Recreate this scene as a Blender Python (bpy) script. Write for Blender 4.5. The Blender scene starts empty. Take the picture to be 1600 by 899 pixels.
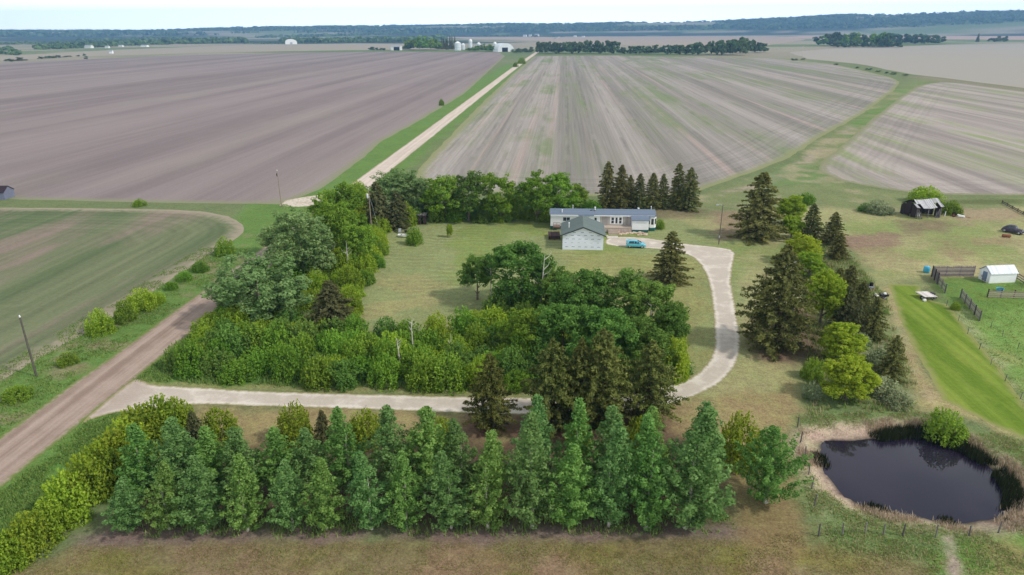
import bpy, bmesh, math, random
import numpy as np
from mathutils import Vector, Matrix
from mathutils.geometry import delaunay_2d_cdt

sc = bpy.context.scene
COL = sc.collection
R = math.radians
rnd = random.Random(7)

# ------------------------------------------------------------------ camera
H = 42.0
F = 1067.0
PITCH, YAW, ROLL = R(20.72), R(4.3), R(0.29)
_f0 = Vector((-math.sin(YAW), math.cos(YAW), 0))
_r0 = Vector((math.cos(YAW), math.sin(YAW), 0))
_fw = _f0 * math.cos(PITCH) + Vector((0, 0, -math.sin(PITCH)))
_u0 = _f0 * math.sin(PITCH) + Vector((0, 0, math.cos(PITCH)))
_rt = _r0 * math.cos(ROLL) - _u0 * math.sin(ROLL)
_up = _u0 * math.cos(ROLL) + _r0 * math.sin(ROLL)
EYE = Vector((0, 0, H))

cam_data = bpy.data.cameras.new('camera')
cam = bpy.data.objects.new('camera', cam_data)
COL.objects.link(cam)
cam.matrix_world = Matrix(((_rt.x, _up.x, -_fw.x, 0), (_rt.y, _up.y, -_fw.y, 0),
                           (_rt.z, _up.z, -_fw.z, H), (0, 0, 0, 1)))
cam_data.sensor_width = 36.0
cam_data.lens = 36.0 * F / 1600.0
cam_data.clip_start = 0.5
cam_data.clip_end = 40000
sc.camera = cam


def ray(px, py):
    return _fw * F + _rt * (px - 800.0) + _up * (449.5 - py)


def at(px, py, z=0.0):
    """ground point (height z) seen at photo pixel px, py"""
    d = ray(px, py)
    t = (z - H) / d.z
    return Vector((d.x * t, d.y * t, z))


def tall(base, px, py):
    """height above base of the point over it seen at row py"""
    d = ray(px, py)
    t = math.hypot(base.x, base.y) / math.hypot(d.x, d.y)
    return H + d.z * t - base.z


def ppm(p):
    """photo pixels per metre at p"""
    return F / max(1.0, (p - EYE).dot(_fw))


def lin(r, g, b, k=1.0):
    def c(v):
        v /= 255.0
        return v / 12.92 if v <= 0.04045 else ((v + 0.055) / 1.055) ** 2.4
    return (c(r) * k, c(g) * k, c(b) * k, 1.0)


# ------------------------------------------------------------------ numpy noise
def _hash(ix, iy, seed):
    h = (ix.astype(np.int64) * 374761393 + iy.astype(np.int64) * 668265263 + seed * 974711) & 0x7fffffff
    h = ((h ^ (h >> 13)) * 1274126177) & 0x7fffffff
    h = h ^ (h >> 16)
    return (h & 0xffff) / 65535.0


def vnoise(x, y, seed=0):
    ix, iy = np.floor(x), np.floor(y)
    fx, fy = x - ix, y - iy
    fx = fx * fx * (3 - 2 * fx)
    fy = fy * fy * (3 - 2 * fy)
    a, b = _hash(ix, iy, seed), _hash(ix + 1, iy, seed)
    c, d = _hash(ix, iy + 1, seed), _hash(ix + 1, iy + 1, seed)
    return (a * (1 - fx) + b * fx) * (1 - fy) + (c * (1 - fx) + d * fx) * fy


def fbm(x, y, seed=0, octaves=4):
    v, a, s = 0, 0.5, 0
    for o in range(octaves):
        v = v + a * vnoise(x * 2 ** o, y * 2 ** o, seed + o * 17)
        s += a
        a *= 0.5
    return v / s


def poly_sd(pts, poly):
    """signed distance (inside positive) from Nx2 points to polygon Mx2"""
    pts = np.asarray(pts, float)
    poly = np.asarray(poly, float)
    best = np.full(len(pts), 1e18)
    inside = np.zeros(len(pts), bool)
    for i in range(len(poly)):
        a, b = poly[i], poly[(i + 1) % len(poly)]
        ab = b - a
        L = max(1e-9, ab @ ab)
        t = np.clip(((pts - a) @ ab) / L, 0, 1)
        d = pts - (a + t[:, None] * ab)
        best = np.minimum(best, (d * d).sum(1))
        c = (a[1] > pts[:, 1]) != (b[1] > pts[:, 1])
        if abs(b[1] - a[1]) > 1e-9:
            xi = a[0] + (pts[:, 1] - a[1]) * ab[0] / (b[1] - a[1])
            inside ^= c & (pts[:, 0] < xi)
    d = np.sqrt(best)
    return np.where(inside, d, -d)


def smooth(a, b, x):
    t = np.clip((x - a) / (b - a), 0, 1)
    return t * t * (3 - 2 * t)


# ------------------------------------------------------------------ tags
def tag(o, label=None, cat=None, group=None, kind=None):
    if label: o['label'] = label
    if cat: o['category'] = cat
    if group: o['group'] = group
    if kind: o['kind'] = kind
    return o


def empty(name, loc, rz=0.0, label=None, cat=None, group=None):
    o = bpy.data.objects.new(name, None)
    o.empty_display_size = 0.3
    COL.objects.link(o)
    o.location = loc
    o.rotation_euler = (0, 0, rz)
    tag(o, label, cat, group)
    return o


def children(o):
    return [c for c in COL.objects if c.parent is o]


KIDS = {}


def copy_tree(o):
    """copy of a thing, its parts and their sub-parts"""
    c = o.copy()
    COL.objects.link(c)
    for ch in KIDS.get(o.name, []):
        d = ch.copy()
        COL.objects.link(d)
        d.parent = c
        KIDS.setdefault(c.name, []).append(d)
        for g in KIDS.get(ch.name, []):
            e = g.copy()
            COL.objects.link(e)
            e.parent = d
            KIDS.setdefault(d.name, []).append(e)
    return c


ORD = ['first', 'second', 'third', 'fourth', 'fifth', 'sixth', 'seventh', 'eighth', 'ninth', 'tenth', 'eleventh',
       'twelfth', 'thirteenth', 'fourteenth', 'fifteenth', 'sixteenth', 'seventeenth', 'eighteenth', 'nineteenth', 'twentieth']


# ------------------------------------------------------------------ mesh builder
class MB:
    def __init__(self):
        self.v, self.f, self.m = [], [], []
        self.mi = 0

    def poly(self, pts):
        n = len(self.v)
        self.v += [tuple(p) for p in pts]
        self.f.append(tuple(range(n, n + len(pts))))
        self.m.append(self.mi)
        return self

    def box(self, x0, x1, y0, y1, z0, z1):
        n = len(self.v)
        self.v += [(x0, y0, z0), (x1, y0, z0), (x1, y1, z0), (x0, y1, z0), (x0, y0, z1), (x1, y0, z1), (x1, y1, z1), (x0, y1, z1)]
        for q in ((0, 3, 2, 1), (4, 5, 6, 7), (0, 1, 5, 4), (1, 2, 6, 5), (2, 3, 7, 6), (3, 0, 4, 7)):
            self.f.append(tuple(n + i for i in q))
            self.m.append(self.mi)
        return self

    def bar(self, a, b, w, h=None, upv=(0, 0, 1)):
        """rectangular bar from a to b"""
        h = h or w
        a, b = Vector(a), Vector(b)
        d = (b - a).normalized()
        u = Vector(upv)
        if abs(d.dot(u)) > 0.98: u = Vector((1, 0, 0))
        s = d.cross(u).normalized() * (w / 2)
        t = s.cross(d).normalized() * (h / 2)
        n = len(self.v)
        for p in (a, b):
            self.v += [tuple(p - s - t), tuple(p + s - t), tuple(p + s + t), tuple(p - s + t)]
        for q in ((0, 3, 2, 1), (4, 5, 6, 7), (0, 1, 5, 4), (1, 2, 6, 5), (2, 3, 7, 6), (3, 0, 4, 7)):
            self.f.append(tuple(n + i for i in q))
            self.m.append(self.mi)
        return self

    def tube(self, pts, rad, seg=7, cap=True):
        pts = [Vector(p) for p in pts]
        if not hasattr(rad, '__len__'): rad = [rad] * len(pts)
        n0 = len(self.v)
        for i, p in enumerate(pts):
            d = (pts[min(i + 1, len(pts) - 1)] - pts[max(i - 1, 0)]).normalized()
            u = Vector((0, 0, 1)) if abs(d.z) < 0.9 else Vector((1, 0, 0))
            s = d.cross(u).normalized()
            t = s.cross(d)
            for k in range(seg):
                a = 2 * math.pi * k / seg
                self.v.append(tuple(p + (s * math.cos(a) + t * math.sin(a)) * rad[i]))
        for i in range(len(pts) - 1):
            for k in range(seg):
                a, b = n0 + i * seg + k, n0 + i * seg + (k + 1) % seg
                self.f.append((a, b, b + seg, a + seg))
                self.m.append(self.mi)
        if cap:
            self.f.append(tuple(n0 + k for k in reversed(range(seg))))
            self.f.append(tuple(n0 + (len(pts) - 1) * seg + k for k in range(seg)))
            self.m += [self.mi, self.mi]
        return self

    def lathe(self, prof, seg=12, c=(0, 0, 0)):
        """prof: list of (radius, z)"""
        n0 = len(self.v)
        for r, z in prof:
            for k in range(seg):
                a = 2 * math.pi * k / seg
                self.v.append((c[0] + r * math.cos(a), c[1] + r * math.sin(a), c[2] + z))
        for i in range(len(prof) - 1):
            for k in range(seg):
                a, b = n0 + i * seg + k, n0 + i * seg + (k + 1) % seg
                self.f.append((a, b, b + seg, a + seg))
                self.m.append(self.mi)
        self.f.append(tuple(n0 + k for k in reversed(range(seg))))
        self.f.append(tuple(n0 + (len(prof) - 1) * seg + k for k in range(seg)))
        self.m += [self.mi, self.mi]
        return self

    def prism(self, outline, y0, y1):
        """outline in (x, z), extruded along y"""
        n = len(self.v)
        k = len(outline)
        self.v += [(x, y0, z) for x, z in outline] + [(x, y1, z) for x, z in outline]
        self.f.append(tuple(n + i for i in range(k)))
        self.f.append(tuple(n + k + i for i in reversed(range(k))))
        for i in range(k):
            j = (i + 1) % k
            self.f.append((n + j, n + i, n + k + i, n + k + j))
        self.m += [self.mi] * (k + 2)
        return self

    def prismx(self, outline, x0, x1):
        """outline in (y, z), extruded along x"""
        n = len(self.v)
        k = len(outline)
        self.v += [(x0, y, z) for y, z in outline] + [(x1, y, z) for y, z in outline]
        self.f.append(tuple(n + i for i in reversed(range(k))))
        self.f.append(tuple(n + k + i for i in range(k)))
        for i in range(k):
            j = (i + 1) % k
            self.f.append((n + i, n + j, n + k + j, n + k + i))
        self.m += [self.mi] * (k + 2)
        return self

    def loft(self, rings, close=True, cap=True):
        n0 = len(self.v)
        k = len(rings[0])
        for r in rings: self.v += [tuple(p) for p in r]
        for i in range(len(rings) - 1):
            for j in range(k if close else k - 1):
                a, b = n0 + i * k + j, n0 + i * k + (j + 1) % k
                self.f.append((a, b, b + k, a + k))
                self.m.append(self.mi)
        if cap and close:
            self.f.append(tuple(n0 + j for j in reversed(range(k))))
            self.f.append(tuple(n0 + (len(rings) - 1) * k + j for j in range(k)))
            self.m += [self.mi, self.mi]
        return self

    def build(self, name, mat, parent=None, bevel=0.0, smooth_=False, loc=None, rz=0.0):
        me = bpy.data.meshes.new(name)
        me.from_pydata(self.v, [], self.f)
        mats = mat if isinstance(mat, (list, tuple)) else [mat]
        for mm in mats: me.materials.append(mm)
        if len(mats) > 1: me.polygons.foreach_set('material_index', self.m)
        bm = bmesh.new()
        bm.from_mesh(me)
        bmesh.ops.recalc_face_normals(bm, faces=bm.faces)
        if bevel > 0:
            es = [e for e in bm.edges if len(e.link_faces) == 2 and e.calc_face_angle(0) > 0.6]
            bmesh.ops.bevel(bm, geom=es, offset=bevel, segments=2, profile=0.6, affect='EDGES', clamp_overlap=True)
        bm.to_mesh(me)
        bm.free()
        if smooth_:
            me.polygons.foreach_set('use_smooth', [True] * len(me.polygons))
            try: me.set_sharp_from_angle(angle=R(45))
            except Exception: pass
        o = bpy.data.objects.new(name, me)
        COL.objects.link(o)
        if parent is not None:
            o.parent = parent
            KIDS.setdefault(parent.name, []).append(o)
        if loc is not None: o.location = loc
        if rz: o.rotation_euler = (0, 0, rz)
        return o


# ------------------------------------------------------------------ materials
class NT:
    def __init__(self, name):
        self.mat = bpy.data.materials.new(name)
        self.mat.use_nodes = True
        self.t = self.mat.node_tree
        self.t.nodes.clear()
        self.out = self.t.nodes.new('ShaderNodeOutputMaterial')

    def n(self, typ, **kw):
        nd = self.t.nodes.new('ShaderNode' + typ)
        for k, v in kw.items(): setattr(nd, k, v)
        return nd

    def set(self, sock, v):
        if hasattr(v, 'is_output') or isinstance(v, bpy.types.NodeSocket): self.t.links.new(v, sock)
        elif v is not None: sock.default_value = v

    def math(self, op, a, b=None, c=None, clamp=False):
        nd = self.n('Math', operation=op, use_clamp=clamp)
        self.set(nd.inputs[0], a)
        if b is not None: self.set(nd.inputs[1], b)
        if c is not None: self.set(nd.inputs[2], c)
        return nd.outputs[0]

    def mix(self, fac, a, b, blend='MIX'):
        nd = self.n('Mix', data_type='RGBA', blend_type=blend)
        nd.clamp_factor = True
        self.set(nd.inputs[0], fac)
        self.set(nd.inputs[6], a)
        self.set(nd.inputs[7], b)
        return nd.outputs[2]

    def rng(self, v, a, b, c=0.0, d=1.0, smooth_=True):
        nd = self.n('MapRange', interpolation_type='SMOOTHSTEP' if smooth_ else 'LINEAR')
        self.set(nd.inputs[0], v)
        for i, x in enumerate((a, b, c, d)): self.set(nd.inputs[i + 1], x)
        return nd.outputs[0]

    def noise(self, vec, scale, detail=3.0, rough=0.55, dist=0.0):
        nd = self.n('TexNoise')
        self.set(nd.inputs['Vector'], vec)
        nd.inputs['Scale'].default_value = scale
        nd.inputs['Detail'].default_value = detail
        nd.inputs['Roughness'].default_value = rough
        nd.inputs['Distortion'].default_value = dist
        return nd.outputs[0]

    def pos(self):
        return self.n('NewGeometry').outputs['Position']

    def obj(self):
        return self.n('TexCoord').outputs['Object']

    def mapping(self, vec, rot=0.0, scale=(1, 1, 1)):
        m = self.n('Mapping')
        self.set(m.inputs[0], vec)
        m.inputs['Rotation'].default_value = (0, 0, rot)
        m.inputs['Scale'].default_value = scale
        return m.outputs[0]

    def attr(self, name, fac=True):
        a = self.n('Attribute', attribute_name=name)
        return a.outputs['Fac'] if fac else a.outputs['Color']

    def bump(self, h, strength=0.3, distance=0.1):
        b = self.n('Bump')
        b.inputs['Strength'].default_value = strength
        b.inputs['Distance'].default_value = distance
        self.set(b.inputs['Height'], h)
        return b.outputs[0]

    def bsdf(self, color, rough=0.9, spec=0.2, metal=0.0, normal=None, coat=0.0):
        p = self.n('BsdfPrincipled')
        self.set(p.inputs['Base Color'], color)
        self.set(p.inputs['Roughness'], rough)
        p.inputs['Specular IOR Level'].default_value = spec
        p.inputs['Metallic'].default_value = metal
        p.inputs['Coat Weight'].default_value = coat
        if normal is not None: self.set(p.inputs['Normal'], normal)
        self.t.links.new(p.outputs[0], self.out.inputs[0])
        return self.mat


def plain(name, c, rough=0.7, spec=0.3, var=0.15, scale=3.0, metal=0.0, coat=0.0):
    g = NT(name)
    n = g.noise(g.obj(), scale, 4)
    k = g.rng(n, 0.25, 0.75, 1 - var, 1 + var)
    col = g.mix(1.0, c, g.comb(k) if hasattr(g, 'comb') else c, 'MULTIPLY') if False else None
    v = g.n('HueSaturation')
    g.set(v.inputs['Color'], c)
    g.set(v.inputs['Value'], k)
    return g.bsdf(v.outputs[0], rough, spec, metal, coat=coat)


def planks(name, c1, c2, size=0.2, axis='Z', rough=0.85, gap=0.12):
    """board pattern along one object axis"""
    g = NT(name)
    co = g.obj()
    s = g.n('SeparateXYZ')
    g.set(s.inputs[0], co)
    a = g.math('DIVIDE', s.outputs['XYZ'.index(axis)], size)
    fl = g.math('FLOOR', a)
    w = g.n('TexWhiteNoise', noise_dimensions='1D')
    g.set(w.inputs['W'], fl)
    fr = g.math('FRACT', a)
    n = g.noise(co, 2.5, 5, 0.65)
    f = g.math('ADD', g.math('MULTIPLY', w.outputs[0], 0.55), g.math('MULTIPLY', n, 0.6))
    col = g.mix(g.rng(f, 0.25, 0.9), c1, c2)
    edge = g.rng(fr, 0.0, gap, 0.45, 1.0)
    v = g.n('HueSaturation')
    g.set(v.inputs['Color'], col)
    g.set(v.inputs['Value'], edge)
    return g.bsdf(v.outputs[0], rough, 0.2)


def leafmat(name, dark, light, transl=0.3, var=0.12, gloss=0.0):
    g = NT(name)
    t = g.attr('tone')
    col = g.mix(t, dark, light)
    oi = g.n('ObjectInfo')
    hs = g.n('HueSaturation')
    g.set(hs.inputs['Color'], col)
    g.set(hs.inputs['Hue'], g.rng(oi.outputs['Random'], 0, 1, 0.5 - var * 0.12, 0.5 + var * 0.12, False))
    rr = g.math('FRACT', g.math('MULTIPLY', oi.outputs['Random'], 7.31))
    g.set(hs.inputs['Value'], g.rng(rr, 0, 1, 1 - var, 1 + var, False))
    d = g.n('BsdfDiffuse')
    g.set(d.inputs[0], hs.outputs[0])
    tr = g.n('BsdfTranslucent')
    g.set(tr.inputs[0], hs.outputs[0])
    m = g.n('MixShader')
    m.inputs[0].default_value = transl
    g.t.links.new(d.outputs[0], m.inputs[1])
    g.t.links.new(tr.outputs[0], m.inputs[2])
    g.t.links.new(m.outputs[0], g.out.inputs[0])
    return g.mat
# ------------------------------------------------------------------ pond outline (water level below the land)
ZW = -0.75
POND_PX = [(1282, 695), (1295, 688), (1330, 688), (1370, 685), (1412, 680), (1440, 680), (1462, 688), (1490, 697), (1520, 712), (1548, 730),
           (1572, 755), (1583, 780), (1578, 800), (1555, 812), (1512, 819), (1475, 818), (1450, 812), (1420, 807), (1385, 800),
           (1340, 790), (1307, 767), (1287, 740), (1279, 715)]
POND = [at(x, y, ZW).to_2d() for x, y in POND_PX]
POND_NP = np.array([(p.x, p.y) for p in POND])


def ground_z(X, Y):
    """height of the land: flat farm land, a dugout pond, far wooded hills"""
    X, Y = np.asarray(X, float), np.asarray(Y, float)
    z = np.zeros(X.shape)
    # dugout
    box = (X > 10) & (X < 62) & (Y > 35) & (Y < 85)
    if box.any():
        d = poly_sd(np.stack([X[box], Y[box]], 1), POND_NP)
        wob = 0.9 * (vnoise(X[box] * 0.7, Y[box] * 0.7, 3) - 0.5)
        zz = np.where(d > 0, ZW - smooth(0, 5, d) * 1.2, ZW * (1 - smooth(0.0, 2.6, -d + wob * 0.5)))
        z[box] = zz
    # distant hills: crest follows the skyline of the photograph
    D = np.hypot(X, Y)
    far = D > 3000
    if far.any():
        az = np.degrees(np.arctan2(X[far], Y[far])) + 4.3       # 0 = straight ahead
        hx = 800 + 1140 * np.tan(np.radians(np.clip(az, -60, 60)))
        sky = np.interp(hx, [-900, 0, 220, 420, 640, 800, 920, 1010, 1130, 1220, 1310, 1460, 1560, 1700, 2500],
                        [48, 48.5, 48.5, 43, 41, 38.5, 37, 36, 34.5, 31.5, 27.5, 25, 24, 22, 20])
        flat = 50 - (hx / 1600.0) * 8.0
        crest = (flat - sky) / 1067.0 * 6800 + 42 - 9
        crest = crest + 7 * (fbm(X[far] / 900 + 7, Y[far] / 900, 5) - 0.5)
        Df = D[far]
        z[far] = np.maximum(0, crest) * smooth(4300, 6900, Df)
    return z


def gz(x, y):
    return float(ground_z(np.array([x]), np.array([y]))[0])


def grow(a, step, end, f=1.12):
    out = []
    while abs(a) < abs(end):
        a += step
        step *= f
        out.append(a)
    return out


def build_ground():
    xs = list(np.arange(-100, 100.1, 0.8))
    right = grow(100, 1.0, 9000, 1.10)
    xs = [-v for v in reversed(right)] + xs + right
    ys = list(np.arange(41, 112, 0.62)) + list(np.arange(112, 232, 1.0))
    ys = [-v for v in reversed(grow(-41 + 0, 1.2, 600, 1.2))] if False else list(np.linspace(-400, 40, 25)) + ys + grow(231, 1.2, 9000, 1.04)
    X, Y = np.meshgrid(np.array(xs), np.array(ys))
    nx, ny = len(xs), len(ys)
    x, y = X.ravel(), Y.ravel()
    z = ground_z(x, y)
    me = bpy.data.meshes.new('ground')
    me.vertices.add(nx * ny)
    me.vertices.foreach_set('co', np.stack([x, y, z], 1).ravel())
    i = np.arange(nx * ny).reshape(ny, nx)
    q = np.stack([i[:-1, :-1], i[:-1, 1:], i[1:, 1:], i[1:, :-1]], -1).reshape(-1, 4)
    me.loops.add(q.size)
    me.loops.foreach_set('vertex_index', q.ravel())
    me.polygons.add(len(q))
    me.polygons.foreach_set('loop_start', np.arange(0, q.size, 4))
    me.polygons.foreach_set('use_smooth', np.ones(len(q), bool))
    # ---- what grows or lies where: colour of the cover, wildness (rough grass) and mowing
    P = np.stack([x, y], 1)
    col = np.zeros((len(x), 3))
    col[:] = lin(110, 121, 80)[:3]
    mow = np.zeros(len(x))
    n1 = fbm(x / 9, y / 9, 11)
    n2 = fbm(x / 3.2, y / 3.2, 12)

    def zone(px, rgb, soft=1.5, jag=1.5, k=1.0, world=False, m=None, patch=None):
        nonlocal col
        poly = px if world else [(lambda p: (p.x, p.y))(at(*p)) for p in px]
        pa = np.array(poly)
        sel = (x > pa[:, 0].min() - 8) & (x < pa[:, 0].max() + 8) & (y > pa[:, 1].min() - 8) & (y < pa[:, 1].max() + 8)
        if not sel.any(): return
        d = poly_sd(P[sel], pa) + jag * 2.2 * (n2[sel] - 0.5) + jag * 1.2 * (n1[sel] - 0.5)
        w = smooth(-soft, soft, d) * k
        if patch is not None:
            w = w * smooth(patch[0], patch[1], fbm(x[sel] / patch[2], y[sel] / patch[2], patch[3]))
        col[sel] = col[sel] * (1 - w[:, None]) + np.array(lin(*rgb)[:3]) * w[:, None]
        if m is not None: mow[sel] = mow[sel] * (1 - w) + m * w

    # ditch grass by the gravel road, greener and lusher
    zone([(-75, 35), (-50, 35), (-50, 120), (-50, 900), (-75, 900), (-82, 200), (-75, 90)], (100, 130, 62), 3, 3, 0.9, True)
    zone([(-72, 35), (-62, 35), (-62, 140), (-70, 140)], (140, 128, 100), 2, 3, 0.8, True, patch=(0.45, 0.62, 4, 3))
    zone([(-53.5, 35), (-47, 35), (-49, 66), (-53.5, 66)], (92, 128, 58), 1.0, 1, 0.9, True)
    # yard: wide mown, dry grass
    zone([(1030, 345), (1160, 330), (1290, 322), (1420, 330), (1600, 318), (1900, 320), (1900, 470), (1600, 440), (1480, 440), (1390, 450), (1395, 500), (1360, 560), (1260, 600), (1230, 690), (1130, 690), (1060, 640), (1100, 470), (1040, 400)],
         (158, 154, 108), 3, 3, 0.95, m=0.5)
    zone([(600, 352), (860, 345), (1060, 345), (1160, 380), (1160, 560), (1060, 640), (1050, 600), (1080, 470), (1000, 440), (870, 470), (720, 520), (545, 516), (560, 470)],
         (140, 146, 98), 1.5, 1.5, 1.0, m=1.0)
    zone([(560, 430), (700, 430), (700, 500), (545, 512)], (160, 148, 104), 4, 4, 0.6, patch=(0.42, 0.6, 7, 4))
    zone([(640, 350), (1000, 346), (1000, 440), (640, 440)], (126, 142, 74), 4, 4, 0.7, patch=(0.45, 0.6, 9, 9))
    zone([(870, 395), (1100, 400), (1110, 560), (1060, 590)], (150, 146, 92), 3, 3, 0.7)
    zone([(1280, 440), (1600, 330), (1600, 430), (1390, 440)], (172, 160, 118), 5, 5, 0.8, patch=(0.42, 0.62, 9, 6))
    zone([(1100, 380), (1600, 310), (1600, 430), (1150, 440)], (128, 142, 82), 5, 5, 0.75, patch=(0.47, 0.64, 12, 21))
    zone([(1275, 380), (1290, 375), (1415, 370), (1560, 352), (1600, 395), (1430, 405), (1290, 420)], (146, 124, 98), 3, 5, 0.6, patch=(0.4, 0.6, 8, 14))
    zone([(1260, 372), (1405, 362), (1400, 385), (1275, 392)], (142, 118, 100), 1.5, 2, 0.85)
    zone([(1400, 345), (1480, 345), (1490, 362), (1410, 366)], (128, 108, 92), 2, 2, 0.7)
    zone([(1490, 312), (1570, 318), (1600, 345), (1500, 352)], (158, 138, 112), 2, 3, 0.8)
    zone([(1105, 330), (1165, 330), (1190, 365), (1120, 380)], (140, 118, 98), 2, 3, 0.75)
    zone([(1020, 322), (1110, 322), (1100, 340), (1015, 340)], (138, 116, 96), 2, 3, 0.6)
    # green waterway between the fields and its vehicle track
    zone([(1040, 325), (1100, 300), (1210, 275), (1300, 210), (1392, 140), (1440, 122), (1460, 130), (1400, 180), (1300, 260), (1330, 292), (1500, 310), (1900, 312), (1900, 325), (1560, 322), (1420, 335), (1290, 322), (1160, 328)],
         (122, 130, 86), 2.5, 3, 0.95)
    zone([(1110, 304), (1200, 282), (1260, 240), (1330, 195), (1345, 200), (1290, 240), (1240, 275), (1130, 310)], (166, 150, 132), 1.5, 2, 0.75, patch=(0.36, 0.55, 6, 8))
    zone([(1215, 255), (1300, 262), (1310, 290), (1200, 290)], (100, 128, 72), 3, 3, 0.6)
    zone([(1430, 312), (1600, 312), (1600, 318), (1430, 320)], (92, 100, 56), 1, 1, 0.7)
    zone([(1400, 118), (1440, 122), (1480, 128), (1700, 156), (1900, 190), (1900, 172), (1600, 136), (1470, 120)], (140, 128, 108), 4, 6, 0.8)
    zone([(1040, 325), (1100, 300), (1210, 275), (1300, 210), (1392, 140), (1440, 122), (1460, 130), (1400, 180), (1300, 260), (1330, 292), (1420, 335), (1290, 322), (1160, 328)], (158, 148, 116), 3, 5, 0.7, patch=(0.5, 0.62, 9, 61))
    zone([(1300, 215), (1392, 145), (1440, 125), (1450, 132), (1400, 178), (1320, 235)], (92, 128, 56), 2, 3, 0.7, patch=(0.4, 0.55, 8, 62))
    # garden plots to the east
    zone([(1470, 470), (1600, 440), (1900, 470), (1900, 700), (1620, 700), (1600, 640), (1500, 500)], (122, 150, 76), 2, 3, 0.95)
    zone([(1500, 520), (1600, 560), (1600, 640), (1540, 560)], (150, 152, 98), 3, 3, 0.7, patch=(0.4, 0.6, 4, 5))
    zone([(1450, 432), (1600, 440), (1600, 480), (1500, 500), (1470, 470)], (104, 132, 62), 1, 2, 0.9)
    zone([(1362, 450), (1400, 445), (1420, 480), (1440, 560), (1480, 620), (1520, 640), (1640, 700), (1640, 720), (1500, 650), (1430, 645), (1405, 580), (1380, 510)],
         (166, 152, 108), 1.2, 1.2, 0.95)
    zone([(1395, 470), (1402, 500), (1425, 560), (1456, 615), (1470, 640), (1462, 640), (1440, 610), (1412, 560), (1392, 500)], (178, 156, 126), 0.7, 1, 0.8)
    zone([(1480, 470), (1500, 500), (1530, 540), (1600, 640), (1640, 690), (1650, 680), (1600, 620), (1540, 530), (1505, 485)], (160, 160, 118), 0.7, 1.2, 0.7, patch=(0.3, 0.5, 2.5, 6))
    # east shelterbelt: long grass and pale weeds under the trees
    zone([(1225, 380), (1290, 370), (1340, 400), (1385, 470), (1430, 600), (1420, 640), (1260, 650), (1245, 560), (1270, 500)], (110, 126, 78), 2, 2, 0.9)
    zone([(1330, 500), (1385, 500), (1430, 620), (1330, 640)], (150, 150, 118), 1.5, 2, 0.7, patch=(0.42, 0.58, 2.2, 13))
    zone([(1215, 480), (1262, 480), (1290, 545), (1240, 575), (1180, 560), (1165, 500)], (118, 92, 82), 2, 2, 0.85)
    zone([(1170, 575), (1265, 560), (1262, 630), (1225, 690), (1150, 690)], (172, 150, 112), 3, 4, 0.8, patch=(0.35, 0.6, 7, 5))
    # verge between drive and poplars, litter under the trees
    zone([(225, 590), (830, 610), (1060, 600), (1060, 608), (790, 622), (300, 606), (230, 602)], (150, 148, 96), 1, 1, 0.95)
    zone([(300, 630), (760, 648), (1060, 632), (1240, 600), (1260, 690), (1150, 760), (300, 760)], (152, 136, 96), 1.5, 2, 0.95)
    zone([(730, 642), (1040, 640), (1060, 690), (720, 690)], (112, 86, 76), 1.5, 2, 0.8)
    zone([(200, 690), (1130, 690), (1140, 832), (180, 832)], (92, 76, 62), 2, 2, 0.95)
    zone([(340, 560), (560, 560), (830, 608), (440, 600), (250, 590)], (78, 106, 52), 1.5, 2, 0.7)
    zone([(232, 560), (290, 520), (330, 560), (500, 590), (510, 606), (250, 598)], (84, 118, 50), 1, 1.5, 0.9)
    # mown field in front, bare strip along the poplars
    zone([(-200, 1300), (-200, 980), (0, 905), (100, 850), (180, 836), (1160, 832), (1250, 800), (1268, 845), (1300, 852), (1460, 852), (1475, 1300)], (130, 119, 84), 1.0, 1.5, 1.0, m=0.25)
    zone([(0, 880), (1250, 840), (1460, 900), (1470, 1300), (-200, 1300)], (124, 118, 58), 4, 4, 0.75, patch=(0.42, 0.6, 3.2, 25))
    zone([(300, 870), (1250, 860), (1300, 1300), (100, 1300)], (150, 122, 102), 4, 4, 0.8, patch=(0.46, 0.62, 4.5, 33))
    zone([(110, 838), (200, 824), (1140, 820), (1180, 832), (1150, 842), (200, 848), (120, 858)], (126, 108, 102), 0.8, 1.0, 0.9)
    zone([(1120, 700), (1240, 700), (1255, 800), (1262, 850), (1210, 880), (1150, 830)], (140, 120, 84), 1.5, 2, 0.8)
    # pond surroundings
    zone([(1240, 650), (1420, 640), (1640, 700), (1660, 900), (1480, 900), (1300, 850), (1262, 800)], (116, 134, 82), 1.5, 2, 0.95)
    zone([(1470, 845), (1660, 830), (1660, 1000), (1480, 1000)], (104, 138, 58), 1, 2, 0.85)
    zone([(1520, 870), (1660, 850), (1660, 960), (1560, 960)], (150, 132, 92), 1.5, 3, 0.7)
    zone([(1470, 838), (1486, 838), (1500, 870), (1510, 960), (1486, 960), (1482, 880)], (170, 150, 138), 0.35, 0.5, 0.9)
    zone([(1275, 700), (1268, 720), (1280, 770), (1310, 800), (1285, 815), (1255, 740), (1250, 690)], (150, 148, 110), 1, 1, 0.6)
    sel = (x > 10) & (x < 62) & (y > 35) & (y < 85)
    d = poly_sd(P[sel], POND_NP)
    w = smooth(-3.4, -1.2, d + 1.6 * (n2[sel] - 0.5)) * (0.65 + 0.35 * smooth(0.35, 0.6, fbm(x[sel] / 4, y[sel] / 4, 31)))
    col[sel] = col[sel] * (1 - w[:, None]) + np.array(lin(182, 160, 140)[:3]) * w[:, None]
    w = smooth(-0.5, 0.2, d)
    col[sel] = col[sel] * (1 - w[:, None]) + np.array(lin(52, 46, 44)[:3]) * w[:, None]
    # far country: woods and fields in long bands seen edge on, darker wooded hills
    D = np.hypot(x, y)
    f1 = fbm(x / 900 + 3, y / 420, 41, 5)
    f2 = fbm(x / 500 + 8, y / 300, 42, 4)
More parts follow.
